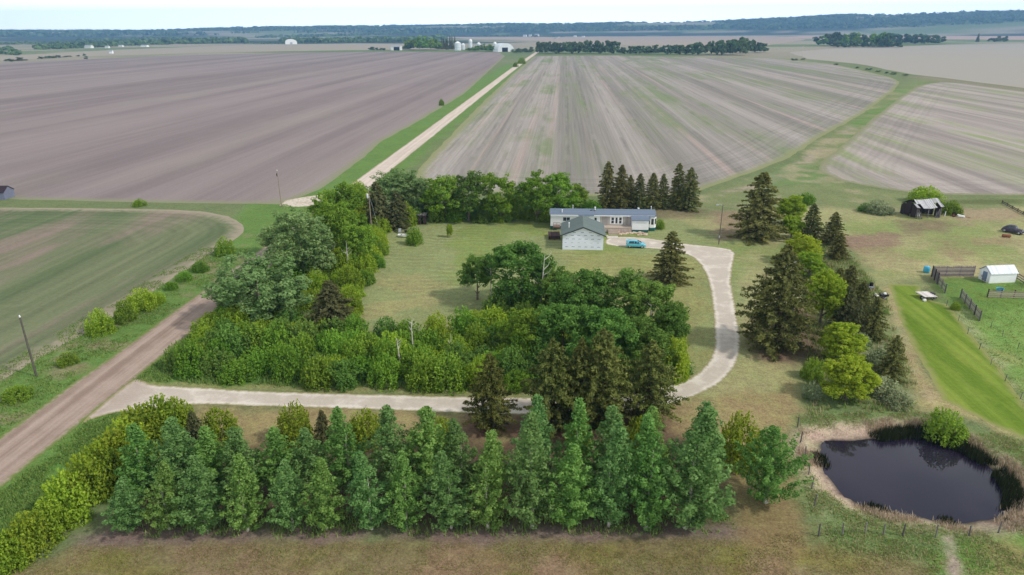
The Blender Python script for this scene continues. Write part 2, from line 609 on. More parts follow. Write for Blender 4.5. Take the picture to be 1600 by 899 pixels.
    farc = np.array(lin(150, 142, 122)[:3]) * (0.8 + 0.5 * f2[:, None])
    gre = np.array(lin(104, 120, 78)[:3])
    w = smooth(0.5, 0.62, f2)[:, None]
    farc = farc * (1 - w) + gre * w
    wood = np.array(lin(48, 66, 48)[:3])
    thr = 0.60 - 0.15 * smooth(3200, 5200, D)
    w = smooth(thr - 0.02, thr + 0.02, f1)[:, None] * smooth(1500, 2200, D)[:, None]
    farc = farc * (1 - w) + wood * w
    w = smooth(900, 1300, D)[:, None]
    col = col * (1 - w) + farc * w
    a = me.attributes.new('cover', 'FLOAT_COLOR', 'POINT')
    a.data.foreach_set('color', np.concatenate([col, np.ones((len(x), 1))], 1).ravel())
    a = me.attributes.new('mow', 'FLOAT', 'POINT')
    a.data.foreach_set('value', mow)
    me.update()
    me.validate()
    g = NT('ground cover')
    pos = g.pos()
    c = g.attr('cover', False)
    big = g.noise(pos, 0.13, 4, 0.6)
    mid = g.noise(pos, 0.9, 4, 0.65)
    fine = g.noise(pos, 5.0, 5, 0.8)
    tuft = g.noise(pos, 2.2, 4, 0.75)
    val = g.math('ADD', g.rng(big, 0.3, 0.7, -0.10, 0.10, False), g.math('ADD', g.rng(mid, 0.25, 0.75, -0.20, 0.20, False), g.math('ADD', g.rng(fine, 0.3, 0.7, -0.42, 0.42, False), g.rng(tuft, 0.3, 0.7, -0.24, 0.24, False))))
    # mowing passes, roughly across the view
    mp = g.mapping(pos, R(2), (0.05, 1, 1))
    sx = g.n('SeparateXYZ')
    g.set(sx.inputs[0], mp)
    wob = g.math('MULTIPLY', g.math('SUBTRACT', g.noise(pos, 0.12, 2), 0.5), 5.0)
    st = g.math('SINE', g.math('MULTIPLY', g.math('ADD', sx.outputs[1], wob), 3.1))
    amp = g.math('MULTIPLY', g.attr('mow'), g.rng(g.noise(pos, 0.07, 2), 0.35, 0.65, 0.0, 0.10))
    val = g.math('ADD', val, g.math('MULTIPLY', st, amp))
    hs = g.n('HueSaturation')
    g.set(hs.inputs['Color'], c)
    g.set(hs.inputs['Value'], g.math('ADD', val, 1.0))
    g.set(hs.inputs['Hue'], g.math('ADD', 0.5, g.rng(g.noise(pos, 0.45, 3), 0.3, 0.7, -0.018, 0.018, False)))
    m = g.bsdf(hs.outputs[0], 0.95, 0.1, normal=g.bump(g.math('ADD', mid, fine), 0.5, 0.12))
    me.materials.append(m)
    o = bpy.data.objects.new('ground', me)
    COL.objects.link(o)
    tag(o, 'flat grassy farm land reaching to low wooded hills', kind='structure')
    return o


# ------------------------------------------------------------------ sheets: fields, roads
def dense(poly, step, jag=0.0, seed=1):
    out = []
    for i in range(len(poly)):
        a, b = Vector(poly[i]), Vector(poly[(i + 1) % len(poly)])
        L = (b - a).length
        k = max(1, int(L / step))
        for j in range(k):
            p = a.lerp(b, j / k)
            out.append((p.x, p.y))
    if jag:
        q = np.array(out)
        dx = fbm(q[:, 0] / (step * 2.2), q[:, 1] / (step * 2.2), seed, 3) - 0.5
        dy = fbm(q[:, 0] / (step * 2.2) + 50, q[:, 1] / (step * 2.2), seed + 9, 3) - 0.5
        q[:, 0] += dx * jag * 2
        q[:, 1] += dy * jag * 2
        out = [tuple(v) for v in q]
    return out


def chaikin(poly, n=2):
    for _ in range(n):
        out = []
        for i in range(len(poly)):
            a, b = poly[i], poly[(i + 1) % len(poly)]
            out.append((a[0] * .75 + b[0] * .25, a[1] * .75 + b[1] * .25))
            out.append((a[0] * .25 + b[0] * .75, a[1] * .25 + b[1] * .75))
        poly = out
    return poly


def sheet(name, poly, z, mat, step=2.0, jag=0.3, rings=(0.5, 1.5), inner=None, round_=0, label=None):
    """thin ground sheet; point attribute 'rim' = metres to its border"""
    if round_: poly = chaikin(poly, round_)
    b = dense(poly, step, jag)
    pa = np.array(b)
    pts = [Vector(p) for p in b]
    n = len(b)
    area = 0.5 * sum(b[i][0] * b[(i + 1) % n][1] - b[(i + 1) % n][0] * b[i][1] for i in range(n))
    sg = 1 if area > 0 else -1
    extra = []
    nxt, prv = np.roll(pa, -1, 0), np.roll(pa, 1, 0)
    tg = nxt - prv
    tg /= np.maximum(1e-9, np.linalg.norm(tg, axis=1))[:, None]
    nr = np.stack([-tg[:, 1], tg[:, 0]], 1) * sg
    for r in rings:
        sub = max(1, int(r / step / 1.5))
        q = (pa + nr * r)[::sub]
        d = poly_sd(q, pa)
        extra.append(q[d > 0.75 * r])
    if inner:
        gx = np.arange(pa[:, 0].min(), pa[:, 0].max(), inner)
        gy = np.arange(pa[:, 1].min(), pa[:, 1].max(), inner)
        G = np.stack(np.meshgrid(gx, gy), -1).reshape(-1, 2)
        d = poly_sd(G, pa)
        extra.append(G[d > (max(rings) if rings else 0) + inner * 0.4])
    ex = np.concatenate(extra) if extra else np.zeros((0, 2))
    allp = pts + [Vector(p) for p in ex]
    vs, es, fs, *_ = delaunay_2d_cdt(allp, [(i, (i + 1) % n) for i in range(n)], [], 1, 1e-4)
    V = np.array([(v.x, v.y) for v in vs])
    me = bpy.data.meshes.new(name)
    me.from_pydata([(v[0], v[1], z) for v in V], [], [tuple(f) for f in fs])
    a = me.attributes.new('rim', 'FLOAT', 'POINT')
    d = np.abs(poly_sd(V, pa))
    a.data.foreach_set('value', d)
    bm = bmesh.new()
    bm.from_mesh(me)
    for f in bm.faces:
        if f.normal.z < 0: f.normal_flip()
    bm.to_mesh(me)
    bm.free()
    me.materials.append(mat)
    o = bpy.data.objects.new(name, me)
    COL.objects.link(o)
    tag(o, label, kind='structure')
    return o


def pxpoly(px):
    return [(p.x, p.y) for p in (at(*q) for q in px)]


def field_mat(name, c1, c2, rot=0.0, broad=0.06, fine=0.9, green=None, gk=0.5, gs=0.02, border=(112, 128, 74), head=0.0, bw=2.5, contrast=1.0, fineamp=0.12, c3=None, stretch=0.012, drill=0.0):
    """tilled soil or stubble; rows run along world Y turned by rot"""
    g = NT(name)
    pos = g.pos()
    rim = g.attr('rim')
    rows = g.mapping(pos, rot, (1, stretch, 1))
    n1 = g.noise(rows, broad, 3, 0.6)
    n2 = g.noise(rows, fine, 3, 0.7)
    iso = g.noise(g.mapping(pos, rot, (1, 0.3, 1)), gs * 1.6, 5, 0.65)
    grain = g.noise(pos, 1.4, 5, 0.8)
    col = g.mix(g.rng(n1, 0.36, 0.64), c1, c2)
    if c3 is not None:
        n4 = g.noise(g.mapping(pos, rot, (1, 0.006, 1)), broad * 2.7, 2, 0.5)
        col = g.mix(g.math('MULTIPLY', g.rng(n4, 0.55, 0.7), 0.7), col, c3)
    if green is not None:
        n3 = g.noise(g.mapping(pos, rot, (1, 0.015, 1)), broad * 1.7, 3, 0.6)
        gg = g.math('MULTIPLY', g.rng(iso, 0.42, 0.62), g.rng(n3, 0.38, 0.62))
        col = g.mix(g.math('MULTIPLY', gg, gk), col, green)
        col = g.mix(g.math('MULTIPLY', g.rng(iso, 0.6, 0.72), gk * 0.8), col, green)
    v = g.math('ADD', g.rng(n2, 0.25, 0.75, -fineamp, fineamp, False), g.rng(grain, 0.3, 0.7, -0.13, 0.13, False))
    v = g.math('ADD', v, g.rng(iso, 0.3, 0.7, -0.06, 0.06, False))
    if drill:
        sx_ = g.n('SeparateXYZ')
        g.set(sx_.inputs[0], g.mapping(pos, rot, (1, 1, 1)))
        wv = g.math('ADD', sx_.outputs[0], g.math('MULTIPLY', g.noise(pos, 0.06, 2), 2.0))
        s1 = g.math('SINE', g.math('MULTIPLY', wv, 0.57))
        s1 = g.rng(s1, 0.80, 1.0, 0.0, 1.0)
        dm = g.rng(g.noise(pos, 0.03, 3), 0.35, 0.6)
        v = g.math('SUBTRACT', v, g.math('MULTIPLY', g.math('MULTIPLY', s1, dm), drill))
    if head > 0:
        nn = g.math('MULTIPLY', g.math('SUBTRACT', g.noise(pos, 0.15, 2), 0.5), 2.0)
        s = g.math('SINE', g.math('MULTIPLY', g.math('ADD', rim, nn), 2.6))
        s2 = g.math('SINE', g.math('MULTIPLY', g.math('ADD', rim, nn), 0.83))
        s = g.math('ADD', s, s2)
        inh = g.rng(rim, head * 0.7, head * 1.1, 1.0, 0.0)
        v = g.mix(inh, g.gray(v) if hasattr(g, 'gray') else v, v) if False else v
        v = g.math('ADD', v, g.math('MULTIPLY', g.math('MULTIPLY', s, inh), 0.05))
    hs = g.n('HueSaturation')
    g.set(hs.inputs['Color'], col)
    g.set(hs.inputs['Value'], g.math('ADD', 1.0, g.math('MULTIPLY', v, contrast)))
    e = g.math('ADD', rim, g.math('MULTIPLY', g.math('SUBTRACT', g.noise(pos, 0.7, 4, 0.65), 0.5), bw * 1.6))
    w = g.rng(e, 0.0, bw, 1.0, 0.0)
    c = g.mix(w, hs.outputs[0], lin(*border))
    return g.bsdf(c, 0.95, 0.08, normal=g.bump(g.math('ADD', n2, grain), 0.35, 0.15))


def road_mat(name, c1, c2, axis_y=True, border=(100, 126, 62), bw=0.7, far=None, lanes=True, mouth=None):
    g = NT(name)
    pos = g.pos()
    rim = g.attr('rim')
    s = g.n('SeparateXYZ')
    g.set(s.inputs[0], pos)
    n1 = g.noise(pos, 0.35, 4, 0.6)
    n2 = g.noise(pos, 4.0, 3, 0.7)
    c1s, c2s = c1, c2
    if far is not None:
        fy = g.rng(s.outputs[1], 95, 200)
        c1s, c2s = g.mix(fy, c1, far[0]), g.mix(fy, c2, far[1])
    st = g.mapping(pos, 0.0, (1, 0.02, 1))
    if lanes:
        f = g.math('ADD', g.math('MULTIPLY', g.noise(st, 0.9, 3, 0.6), 0.7), g.math('MULTIPLY', n1, 0.3))
    else:
        rr = g.math('SINE', g.math('MULTIPLY', rim, 4.2))
        f = g.math('ADD', n1, g.math('MULTIPLY', rr, 0.10))
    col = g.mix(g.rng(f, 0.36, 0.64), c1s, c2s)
    if mouth is not None:
        col = g.mix(g.rng(g.math('ADD', s.outputs[0], g.math('MULTIPLY', g.math('SUBTRACT', n1, 0.5), 6.0)), -57.5, -46.0, 0.92, 0.0), col, mouth)
    hs = g.n('HueSaturation')
    g.set(hs.inputs['Color'], col)
    g.set(hs.inputs['Value'], g.rng(n2, 0.2, 0.8, 0.86, 1.14, False))
    e = g.math('ADD', rim, g.math('MULTIPLY', g.math('SUBTRACT', g.noise(pos, 1.4, 4, 0.65), 0.5), bw * 1.8))
    c = g.mix(g.rng(e, 0.0, bw, 1.0, 0.0), hs.outputs[0], lin(*border))
    return g.bsdf(c, 0.95, 0.1, normal=g.bump(n2, 0.25, 0.04))


build_ground()

SOIL1, SOIL2 = lin(150, 134, 136), lin(168, 152, 152)
plowed = field_mat('tilled soil', lin(128, 115, 114), lin(147, 133, 131), 0.0, 0.035, 0.6, green=lin(144, 138, 122), gk=0.25, border=(138, 138, 108), bw=5, contrast=0.9, fineamp=0.10, stretch=0.015)
sheet('plowed_field', pxpoly([(-420, 300), (0, 309), (30, 312), (250, 317), (440, 320), (500, 296), (556, 256), (595, 222), (662, 185), (725, 125 + 22), (789, 88), (780, 82), (600, 81), (450, 83), (300, 86), (150, 92), (0, 99), (-420, 125)]),
      0.010, plowed, step=6, jag=0.8, rings=(3, 8), inner=60, label='bare tilled mauve brown field left of the gravel road')
stub = field_mat('stubble rows', lin(134, 128, 120), lin(166, 156, 149), 0.0, 0.06, 1.1, green=lin(122, 132, 96), gk=0.95, gs=0.014, border=(140, 142, 98), head=30, bw=5, contrast=1.0, fineamp=0.20, c3=lin(176, 156, 147), stretch=0.008, drill=0.18)
sheet('stubble_field', pxpoly([(650, 275), (653, 265), (692, 225), (742, 172), (800, 117), (835, 88), (960, 87), (1090, 90), (1200, 91), (1300, 100), (1350, 111), (1392, 121), (1406, 128), (1397, 141), (1358, 171), (1320, 194), (1272, 220), (1236, 246), (1160, 275), (1095, 298), (1040, 308), (900, 306), (760, 300), (665, 290)]),
      0.012, stub, step=4, jag=0.9, rings=(2, 6, 14, 28), inner=40, label='striped stubble field right of the gravel road')
stub2 = field_mat('stubble turned rows', lin(144, 134, 128), lin(174, 162, 154), R(29), 0.10, 0.8, green=lin(136, 148, 98), gk=0.85, gs=0.022, border=(134, 134, 98), head=26, bw=4, contrast=0.9, fineamp=0.12, stretch=0.03)
sheet('curved_stubble_field', pxpoly([(1278, 266), (1286, 250), (1308, 235), (1332, 213), (1370, 180), (1410, 150), (1436, 133), (1480, 127), (1600, 143), (1900, 185), (2300, 240), (2100, 306), (1760, 306), (1600, 306), (1475, 305), (1400, 299), (1330, 287), (1298, 277)]),
      0.011, stub2, step=3, jag=0.8, rings=(2, 6, 12, 25), inner=30, round_=1, label='stubble field with a rounded end on the right')
crop = field_mat('sprouting crop', lin(90, 106, 70), lin(116, 121, 90), 0.0, 0.09, 0.7, green=lin(138, 122, 110), gk=1.0, gs=0.028, border=(160, 148, 128), head=24, bw=4.0, contrast=1.1, fineamp=0.13, stretch=0.02)
sheet('sprouting_field', pxpoly([(-200, 322), (0, 325), (175, 326), (300, 329), (350, 336), (378, 348), (383, 360), (367, 375), (312, 408), (250, 447), (175, 497), (75, 552), (0, 594), (-160, 700), (-400, 800), (-800, 700)]),
      0.010, crop, step=2, jag=0.5, rings=(1, 3, 8, 16), inner=20, round_=1, label='field of thin green sprouts with a rounded end')

strip = field_mat('bright mown grass', lin(98, 124, 38), lin(124, 144, 56), R(3), 0.3, 1.4, green=lin(136, 146, 66), gk=0.6, gs=0.16, border=(146, 146, 90), bw=1.1, contrast=1.2, fineamp=0.12)
sheet('garden_strip', pxpoly([(1388, 444), (1398, 474), (1412, 512), (1432, 552), (1450, 582), (1472, 624), (1502, 640), (1575, 674), (1640, 705), (1660, 690), (1600, 632), (1560, 572), (1525, 532), (1502, 502), (1480, 476), (1455, 470), (1440, 462), (1436, 446)]),
      0.010, strip, step=0.8, jag=0.25, rings=(0.5, 1.2), inner=4, label='bright green mown strip beside the corral')
drive_m = road_mat('pale crushed gravel', lin(196, 184, 170), lin(220, 209, 196), border=(150, 142, 100), bw=0.5, lanes=False, mouth=lin(170, 150, 138))
DRIVE = [(118, 668), (150, 652), (190, 643), (300, 631), (400, 635), (600, 641), (780, 648), (900, 648), (990, 642), (1057, 630), (1095, 616), (1125, 600), (1145, 580), (1156, 555), (1158, 530), (1155, 512), (1146, 462), (1142, 440), (1146, 410), (1150, 392), (1120, 386), (1065, 381), (1030, 375), (1000, 371), (967, 370), (950, 372), (944, 378), (950, 384), (1007, 388), (1050, 391), (1082, 400), (1100, 420), (1109, 447), (1114, 480), (1116, 512), (1116, 545), (1107, 567), (1087, 587), (1055, 601), (975, 616), (900, 622), (780, 621), (600, 617), (400, 612), (300, 605), (250, 603), (228, 598), (220, 588), (190, 606)]
sheet('driveway', pxpoly(DRIVE), 0.022, drive_m, step=0.7, jag=0.12, round_=1, rings=(0.5, 1.1), label='pale gravel driveway curving up to the house')
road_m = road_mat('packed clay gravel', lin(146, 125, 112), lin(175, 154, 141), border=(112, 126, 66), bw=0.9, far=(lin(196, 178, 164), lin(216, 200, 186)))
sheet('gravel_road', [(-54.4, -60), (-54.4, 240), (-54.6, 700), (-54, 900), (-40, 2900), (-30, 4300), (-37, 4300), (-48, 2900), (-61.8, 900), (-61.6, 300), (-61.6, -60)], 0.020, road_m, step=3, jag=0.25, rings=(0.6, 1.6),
      label='straight gravel road running to the horizon')
sheet('field_approach', pxpoly([(436, 322), (447, 313), (480, 307), (508, 304), (512, 316), (490, 322), (465, 324)]), 0.024, road_mat('approach gravel', lin(196, 180, 164), lin(216, 202, 188), border=(146, 140, 104), bw=0.8, lanes=False), step=1, jag=0.3, rings=(0.6,), label='pale gravel approach off the road')

# far fields and distant bands of colour
def far_sheet(name, px, z, rgb, rgb2, label, rot=0.0, broad=0.02):
    m = field_mat(name.replace('_', ' '), lin(*rgb), lin(*rgb2), rot, broad, 0.12, border=rgb, bw=6, contrast=1.0, fineamp=0.12)
    return sheet(name, pxpoly(px), z, m, step=40, jag=4, rings=(), inner=None, label=label)

far_sheet('pale_field', [(1232, 82), (1290, 77), (1480, 70), (1700, 67), (1900, 66), (1900, 175), (1600, 138), (1475, 122), (1430, 117), (1340, 100), (1262, 92)], 0.02, (164, 156, 144), (178, 168, 156), 'pale stubble field beyond the waterway', R(70), 0.03)
far_sheet('fallow_field', [(-300, 116), (0, 95), (140, 88), (330, 82), (600, 78), (720, 78), (690, 69), (560, 68), (400, 70), (180, 78), (0, 88), (-300, 106)], 0.03, (158, 148, 132), (172, 162, 148), 'fallow field on the far left', R(80), 0.02)
far_sheet('pink_field', [(1210, 60), (1600, 62.5), (1900, 62), (1900, 47), (1600, 47.2), (1400, 49), (1280, 54)], 0.05, (176, 152, 140), (186, 164, 150), 'pinkish bare field far on the right', R(60), 0.01)
far_sheet('tan_field', [(830, 68), (960, 70), (1180, 74), (1260, 62), (1200, 55.5), (1000, 55.5), (890, 56)], 0.04, (164, 148, 132), (178, 160, 146), 'tan field beyond the dark woodlot', R(80), 0.01)
far_sheet('clay_field', [(700, 60), (858, 64), (868, 59), (830, 56), (700, 56.5)], 0.05, (168, 150, 136), (178, 160, 146), 'clay coloured field left of the far road', R(80), 0.01)
far_sheet('distant_field', [(80, 60), (310, 57.5), (312, 54.5), (200, 54.5), (90, 57)], 0.06, (170, 150, 142), (178, 158, 148), 'thin pinkish field below the far left hills', R(80), 0.01)

# ------------------------------------------------------------------ pond water
def build_pond():
    g = NT('dark pond water')
    pos = g.pos()
    n = g.noise(pos, 1.6, 2, 0.5)
    col = g.mix(g.rng(g.noise(pos, 0.12, 2), 0.3, 0.7), lin(30, 25, 42), lin(44, 38, 52))
    m = g.bsdf(col, 0.045, 0.5, normal=g.bump(n, 0.05, 0.03))
    pts = [(p.x, p.y) for p in POND]
    c = np.mean(np.array(pts), 0)
    pts = [(c[0] + (p[0] - c[0]) * 1.05, c[1] + (p[1] - c[1]) * 1.05) for p in pts]
    pts = dense(chaikin(pts, 2), 0.6, 0.15)
    b = MB()
    b.poly([(x, y, ZW) for x, y in pts])
    o = b.build('pond_water', m)
    if o.data.polygons[0].normal.z < 0: o.data.flip_normals()
    tag(o, 'still dark pond', kind='structure')
build_pond()

# ------------------------------------------------------------------ light
w = bpy.data.worlds.new('World')
sc.world = w
w.use_nodes = True
nt = w.node_tree
nt.nodes.clear()
out = nt.nodes.new('ShaderNodeOutputWorld')
SUN_EL, SUN_AZ = 44.0, 108.0          # sun over the right, a touch behind the camera side
skyn = nt.nodes.new('ShaderNodeTexSky')
skyn.sky_type = 'NISHITA'
skyn.sun_disc = False
skyn.sun_elevation = R(SUN_EL)
skyn.sun_rotation = R(SUN_AZ)
skyn.altitude = 600
bg = nt.nodes.new('ShaderNodeBackground')
bg.inputs[1].default_value = 0.10
nt.links.new(skyn.outputs[0], bg.inputs[0])
tc = nt.nodes.new('ShaderNodeTexCoord')
sp = nt.nodes.new('ShaderNodeSeparateXYZ')
nt.links.new(tc.outputs['Generated'], sp.inputs[0])
mp = nt.nodes.new('ShaderNodeMapping')
mp.inputs['Scale'].default_value = (1, 1, 4.5)
nt.links.new(tc.outputs['Generated'], mp.inputs[0])
nz = nt.nodes.new('ShaderNodeTexNoise')
nz.inputs['Scale'].default_value = 2.2
nz.inputs['Detail'].default_value = 6
nz.inputs['Roughness'].default_value = 0.6
nt.links.new(mp.outputs[0], nz.inputs['Vector'])
mr = nt.nodes.new('ShaderNodeMapRange')
mr.inputs[1].default_value, mr.inputs[2].default_value = 0.3, 0.62
mr.inputs[3].default_value, mr.inputs[4].default_value = 0.45, 0.97
nt.links.new(nz.outputs[0], mr.inputs[0])
cl = nt.nodes.new('ShaderNodeBackground')           # thin bright cloud, brightest low down
cl.inputs[0].default_value = (0.93, 0.985, 1.0, 1)
cs = nt.nodes.new('ShaderNodeMapRange')
cs.inputs[1].default_value, cs.inputs[2].default_value = 0.0, 0.55
cs.inputs[3].default_value, cs.inputs[4].default_value = 2.6, 0.70
nt.links.new(sp.outputs[2], cs.inputs[0])
nt.links.new(cs.outputs[0], cl.inputs[1])
mx = nt.nodes.new('ShaderNodeMixShader')
lowc = nt.nodes.new('ShaderNodeMapRange')          # the cloud sheet closes towards the horizon
lowc.inputs[1].default_value, lowc.inputs[2].default_value = 0.02, 0.30
lowc.inputs[3].default_value, lowc.inputs[4].default_value = 1.0, 0.0
nt.links.new(sp.outputs[2], lowc.inputs[0])
mxm = nt.nodes.new('ShaderNodeMath')
mxm.operation = 'MAXIMUM'
nt.links.new(mr.outputs[0], mxm.inputs[0])
nt.links.new(lowc.outputs[0], mxm.inputs[1])
nt.links.new(mxm.outputs[0], mx.inputs[0])
nt.links.new(bg.outputs[0], mx.inputs[1])
nt.links.new(cl.outputs[0], mx.inputs[2])
nt.links.new(mx.outputs[0], out.inputs[0])

sl = bpy.data.lights.new('sun', 'SUN')
sl.energy = 2.5
sl.angle = R(4)
sl.color = (1.0, 0.95, 0.88)
so = bpy.data.objects.new('sun', sl)
COL.objects.link(so)
sd = Vector((math.sin(R(SUN_AZ)) * math.cos(R(SUN_EL)), math.cos(R(SUN_AZ)) * math.cos(R(SUN_EL)), math.sin(R(SUN_EL))))
so.rotation_euler = sd.to_track_quat('Z', 'Y').to_euler()
so.location = (60, -20, 80)

# ------------------------------------------------------------------ air
def build_haze():
    b = MB()
    b.box(-9300, 9300, -450, 9300, -3.2, 300)
    g = NT('summer haze')
    v = g.n('VolumePrincipled')
    v.inputs['Color'].default_value = (0.30, 0.58, 1.0, 1)
    v.inputs['Density'].default_value = HAZE
    v.inputs['Anisotropy'].default_value = 0.0
    g.t.links.new(v.outputs[0], g.out.inputs['Volume'])
    o = b.build('haze', g.mat)
    tag(o, 'pale blue air', kind='stuff')
HAZE = 1.15e-4
build_haze()

vs = sc.view_settings
vs.view_transform = 'Standard'
vs.look = 'None'
vs.exposure = 0.03
vs.gamma = 1.0
vs.use_curve_mapping = False
sc.render.engine = 'CYCLES'
cy = sc.cycles
cy.max_bounces = 5
cy.diffuse_bounces = 3
cy.glossy_bounces = 2
cy.transmission_bounces = 3
cy.transparent_max_bounces = 6
cy.volume_bounces = 0
cy.caustics_reflective = False
cy.caustics_refractive = False
cy.use_denoising = True
# ------------------------------------------------------------------ foliage
def leaf_mesh(name, C, N, size, tone, mat, rng, aspect=0.6, jit=0.35):
    """one quad per leaf spray: centres C, normals N"""
    k = len(C)
    N = N / np.maximum(1e-6, np.linalg.norm(N, axis=1))[:, None]
    T = rng.normal(size=(k, 3))
    T -= (T * N).sum(1)[:, None] * N
    T /= np.maximum(1e-6, np.linalg.norm(T, axis=1))[:, None]
    B = np.cross(N, T)
    s = (size * (1 + jit * rng.uniform(-1, 1, k)))[:, None]
    a, b = T * s * 0.5, B * s * 0.5 * aspect
    V = np.stack([C - a, C + b * 0.9 + a * 0.1, C + a, C - b * 0.9 - a * 0.1], 1).reshape(-1, 3)
    me = bpy.data.meshes.new(name)
    me.vertices.add(4 * k)
    me.vertices.foreach_set('co', V.astype(np.float32).ravel())
    me.loops.add(4 * k)
    me.loops.foreach_set('vertex_index', np.arange(4 * k, dtype=np.int32))
    me.polygons.add(k)
    me.polygons.foreach_set('loop_start', np.arange(0, 4 * k, 4, dtype=np.int32))
    at_ = me.attributes.new('tone', 'FLOAT', 'POINT')
    at_.data.foreach_set('value', np.repeat(np.clip(tone, 0, 1), 4).astype(np.float32))
    me.materials.append(mat)
    me.update()
    return me


def unit(rng, k):
    v = rng.normal(size=(k, 3))
    return v / np.linalg.norm(v, axis=1)[:, None]


def clumps(centers, radii, n, rng, outw=0.7, up=0.35, rough=0.7, flat=0.8):
    """n leaf positions in the outer part of each clump; returns C, N, tone"""
    k = len(centers)
    idx = np.repeat(np.arange(k), n)
    d = unit(rng, k * n)
    r = radii[idx] * rng.uniform(0.35, 1.0, k * n) ** 0.5
    C = centers[idx] + d * r[:, None] * np.array([1, 1, flat])
    N = d * outw + unit(rng, k * n) * rough + np.array([0, 0, up])
    ct = rng.uniform(0.15, 0.85, k)
    tone = 0.6 * ct[idx] + 0.4 * rng.uniform(0, 1, k * n)
    return C, N, tone


def me_obj(name, me, parent=None):
    o = bpy.data.objects.new(name, me)
    COL.objects.link(o)
    if parent is not None:
        o.parent = parent
        KIDS.setdefault(parent.name, []).append(o)
    return o


def poplar_crown(seed, mat, Hh=10.0, Rr=1.7, n=26, size=0.19, low=0.025):
    """steeply rising branches, each a plume of small leaf clumps; widest low down, pointed top"""
    rng = np.random.default_rng(seed)
    cs, rs = [], []
    lean = rng.normal(size=2) * 0.10
    z = low * Hh
    a0 = rng.uniform(0, 6.28)
    while z < Hh * 0.97:
        t = z / Hh
        prof = Rr * (1 - t) ** 1.12 * (0.76 + 0.58 * min(1, t * 5)) * rng.uniform(0.72, 1.12)
        a0 += 2.4 + rng.normal() * 0.3
        rise = prof * rng.uniform(0.8, 1.35) + 0.12
        m = max(2, int(prof * 3.6))
        for k in range(m):
            s = (k + 1) / m
            wob = rng.normal(size=2) * 0.10
            x = prof * s * math.cos(a0) + wob[0] + lean[0] * t * 3
            y = prof * s * math.sin(a0) + wob[1] + lean[1] * t * 3
            cs.append((x, y, z + rise * s ** 1.3 + rng.normal() * .07))
            rs.append((0.34 - 0.16 * s) * (0.75 + 0.4 * rng.uniform()) + 0.06)
        z += 0.085 + 0.05 * rng.uniform()
    for k in range(7):
        cs.append((lean[0] * 3 + rng.normal() * .05, lean[1] * 3 + rng.normal() * .05, Hh * (.9 + .1 * k / 6)))
        rs.append(.22 - .022 * k)
    cs = np.array(cs)
    C, N, tone = clumps(cs, np.array(rs), n, rng, 0.7, 0.4, 0.8, 1.25)
    return leaf_mesh('poplar crown', C, N, size, tone, mat, rng, 0.75)


def conifer_crown(seed, mat, Hh=10.0, Rr=2.4, low=0.07, droop=0.25, size=0.34, dens=1.0, power=0.85, ragged=0.25, oval=False):
    rng = np.random.default_rng(seed)
    Cs, Ns, Ts = [], [], []
    z = low * Hh
    while z < Hh * 0.985:
        t = (z - low * Hh) / (Hh * (1 - low))
        L0 = Rr * ((1 - t ** 1.9) ** 0.95 * min(1, .72 + t * 1.5) if oval else (1 - t) ** power * min(1, .82 + t * 1.6)) + 0.12
        m = int(7 + 3 * (1 - t))
        a0 = rng.uniform(0, 6.28)
        for k in range(m):
            a = a0 + 6.283 * k / m + rng.normal() * 0.2
            L = L0 * (1 + ragged * rng.normal() * 0.8)
            L = max(0.15, min(L, L0 * 1.35))
            q = int(max(6, 26 * L * dens))
            s = rng.uniform(0.12, 1, q) ** 0.7
            side = rng.normal(size=q) * 0.16 * L * (1.15 - s)
            dirv = np.array([math.cos(a), math.sin(a)])
            per = np.array([-dirv[1], dirv[0]])
            zz = z + L * (0.22 * s - (0.22 + droop) * s * s) + rng.normal(size=q) * 0.07 + rng.uniform(-.1, .1)
            xy = dirv[None] * (s * L)[:, None] + per[None] * side[:, None]
            Cs.append(np.column_stack([xy, zz]))
            nn = unit(rng, q) * 0.75 + np.array([dirv[0] * 0.45, dirv[1] * 0.45, 0.55])
            Ns.append(nn)
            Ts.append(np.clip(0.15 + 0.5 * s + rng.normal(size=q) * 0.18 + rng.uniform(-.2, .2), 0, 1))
        z += (0.34 + 0.16 * rng.uniform()) * (0.7 + 0.5 * (1 - t)) * (Hh / 10) ** 0.5
    # leader
    q = 16
    Cs.append(np.column_stack([rng.normal(size=(q, 2)) * 0.06, Hh * (0.93 + 0.08 * rng.uniform(0, 1, q))]))
    Ns.append(unit(rng, q))
    Ts.append(np.full(q, 0.5))
    return leaf_mesh('conifer crown', np.concatenate(Cs), np.concatenate(Ns), size, np.concatenate(Ts), mat, rng, 0.42)


def broad_crown(seed, mat, Hh=10.0, Rr=4.0, low=0.22, lobes=16, size=0.34, n=34, tall_=1.0):
    rng = np.random.default_rng(seed)
    cs, rs = [], []
    zc, zr = Hh * (low + 1) / 2, Hh * (1 - low) / 2
    made = 0
    while made < lobes:
        d = unit(rng, 1)[0]
        if d[2] < -0.85: continue
        rad = rng.uniform(0.35, 0.84) if lobes > 40 else rng.uniform(0.45, 0.86)
        p = np.array([d[0] * Rr * rad, d[1] * Rr * rad, zc + d[2] * zr * rad])
        lr = Rr * (rng.uniform(0.2, 0.3) if lobes > 40 else rng.uniform(0.24, 0.40))
        for j in range(11):
            e = unit(rng, 1)[0]
            e[2] = e[2] * 0.75 + 0.15
            cs.append(p + e * lr * rng.uniform(0.55, 1.0))
            rs.append(lr * rng.uniform(0.26, 0.46))
        made += 1
    C, N, tone = clumps(np.array(cs), np.array(rs), n, rng, 0.7, 0.45, 0.7, 0.8)
    return leaf_mesh('broadleaf crown', C, N, size, tone, mat, rng, 0.75)


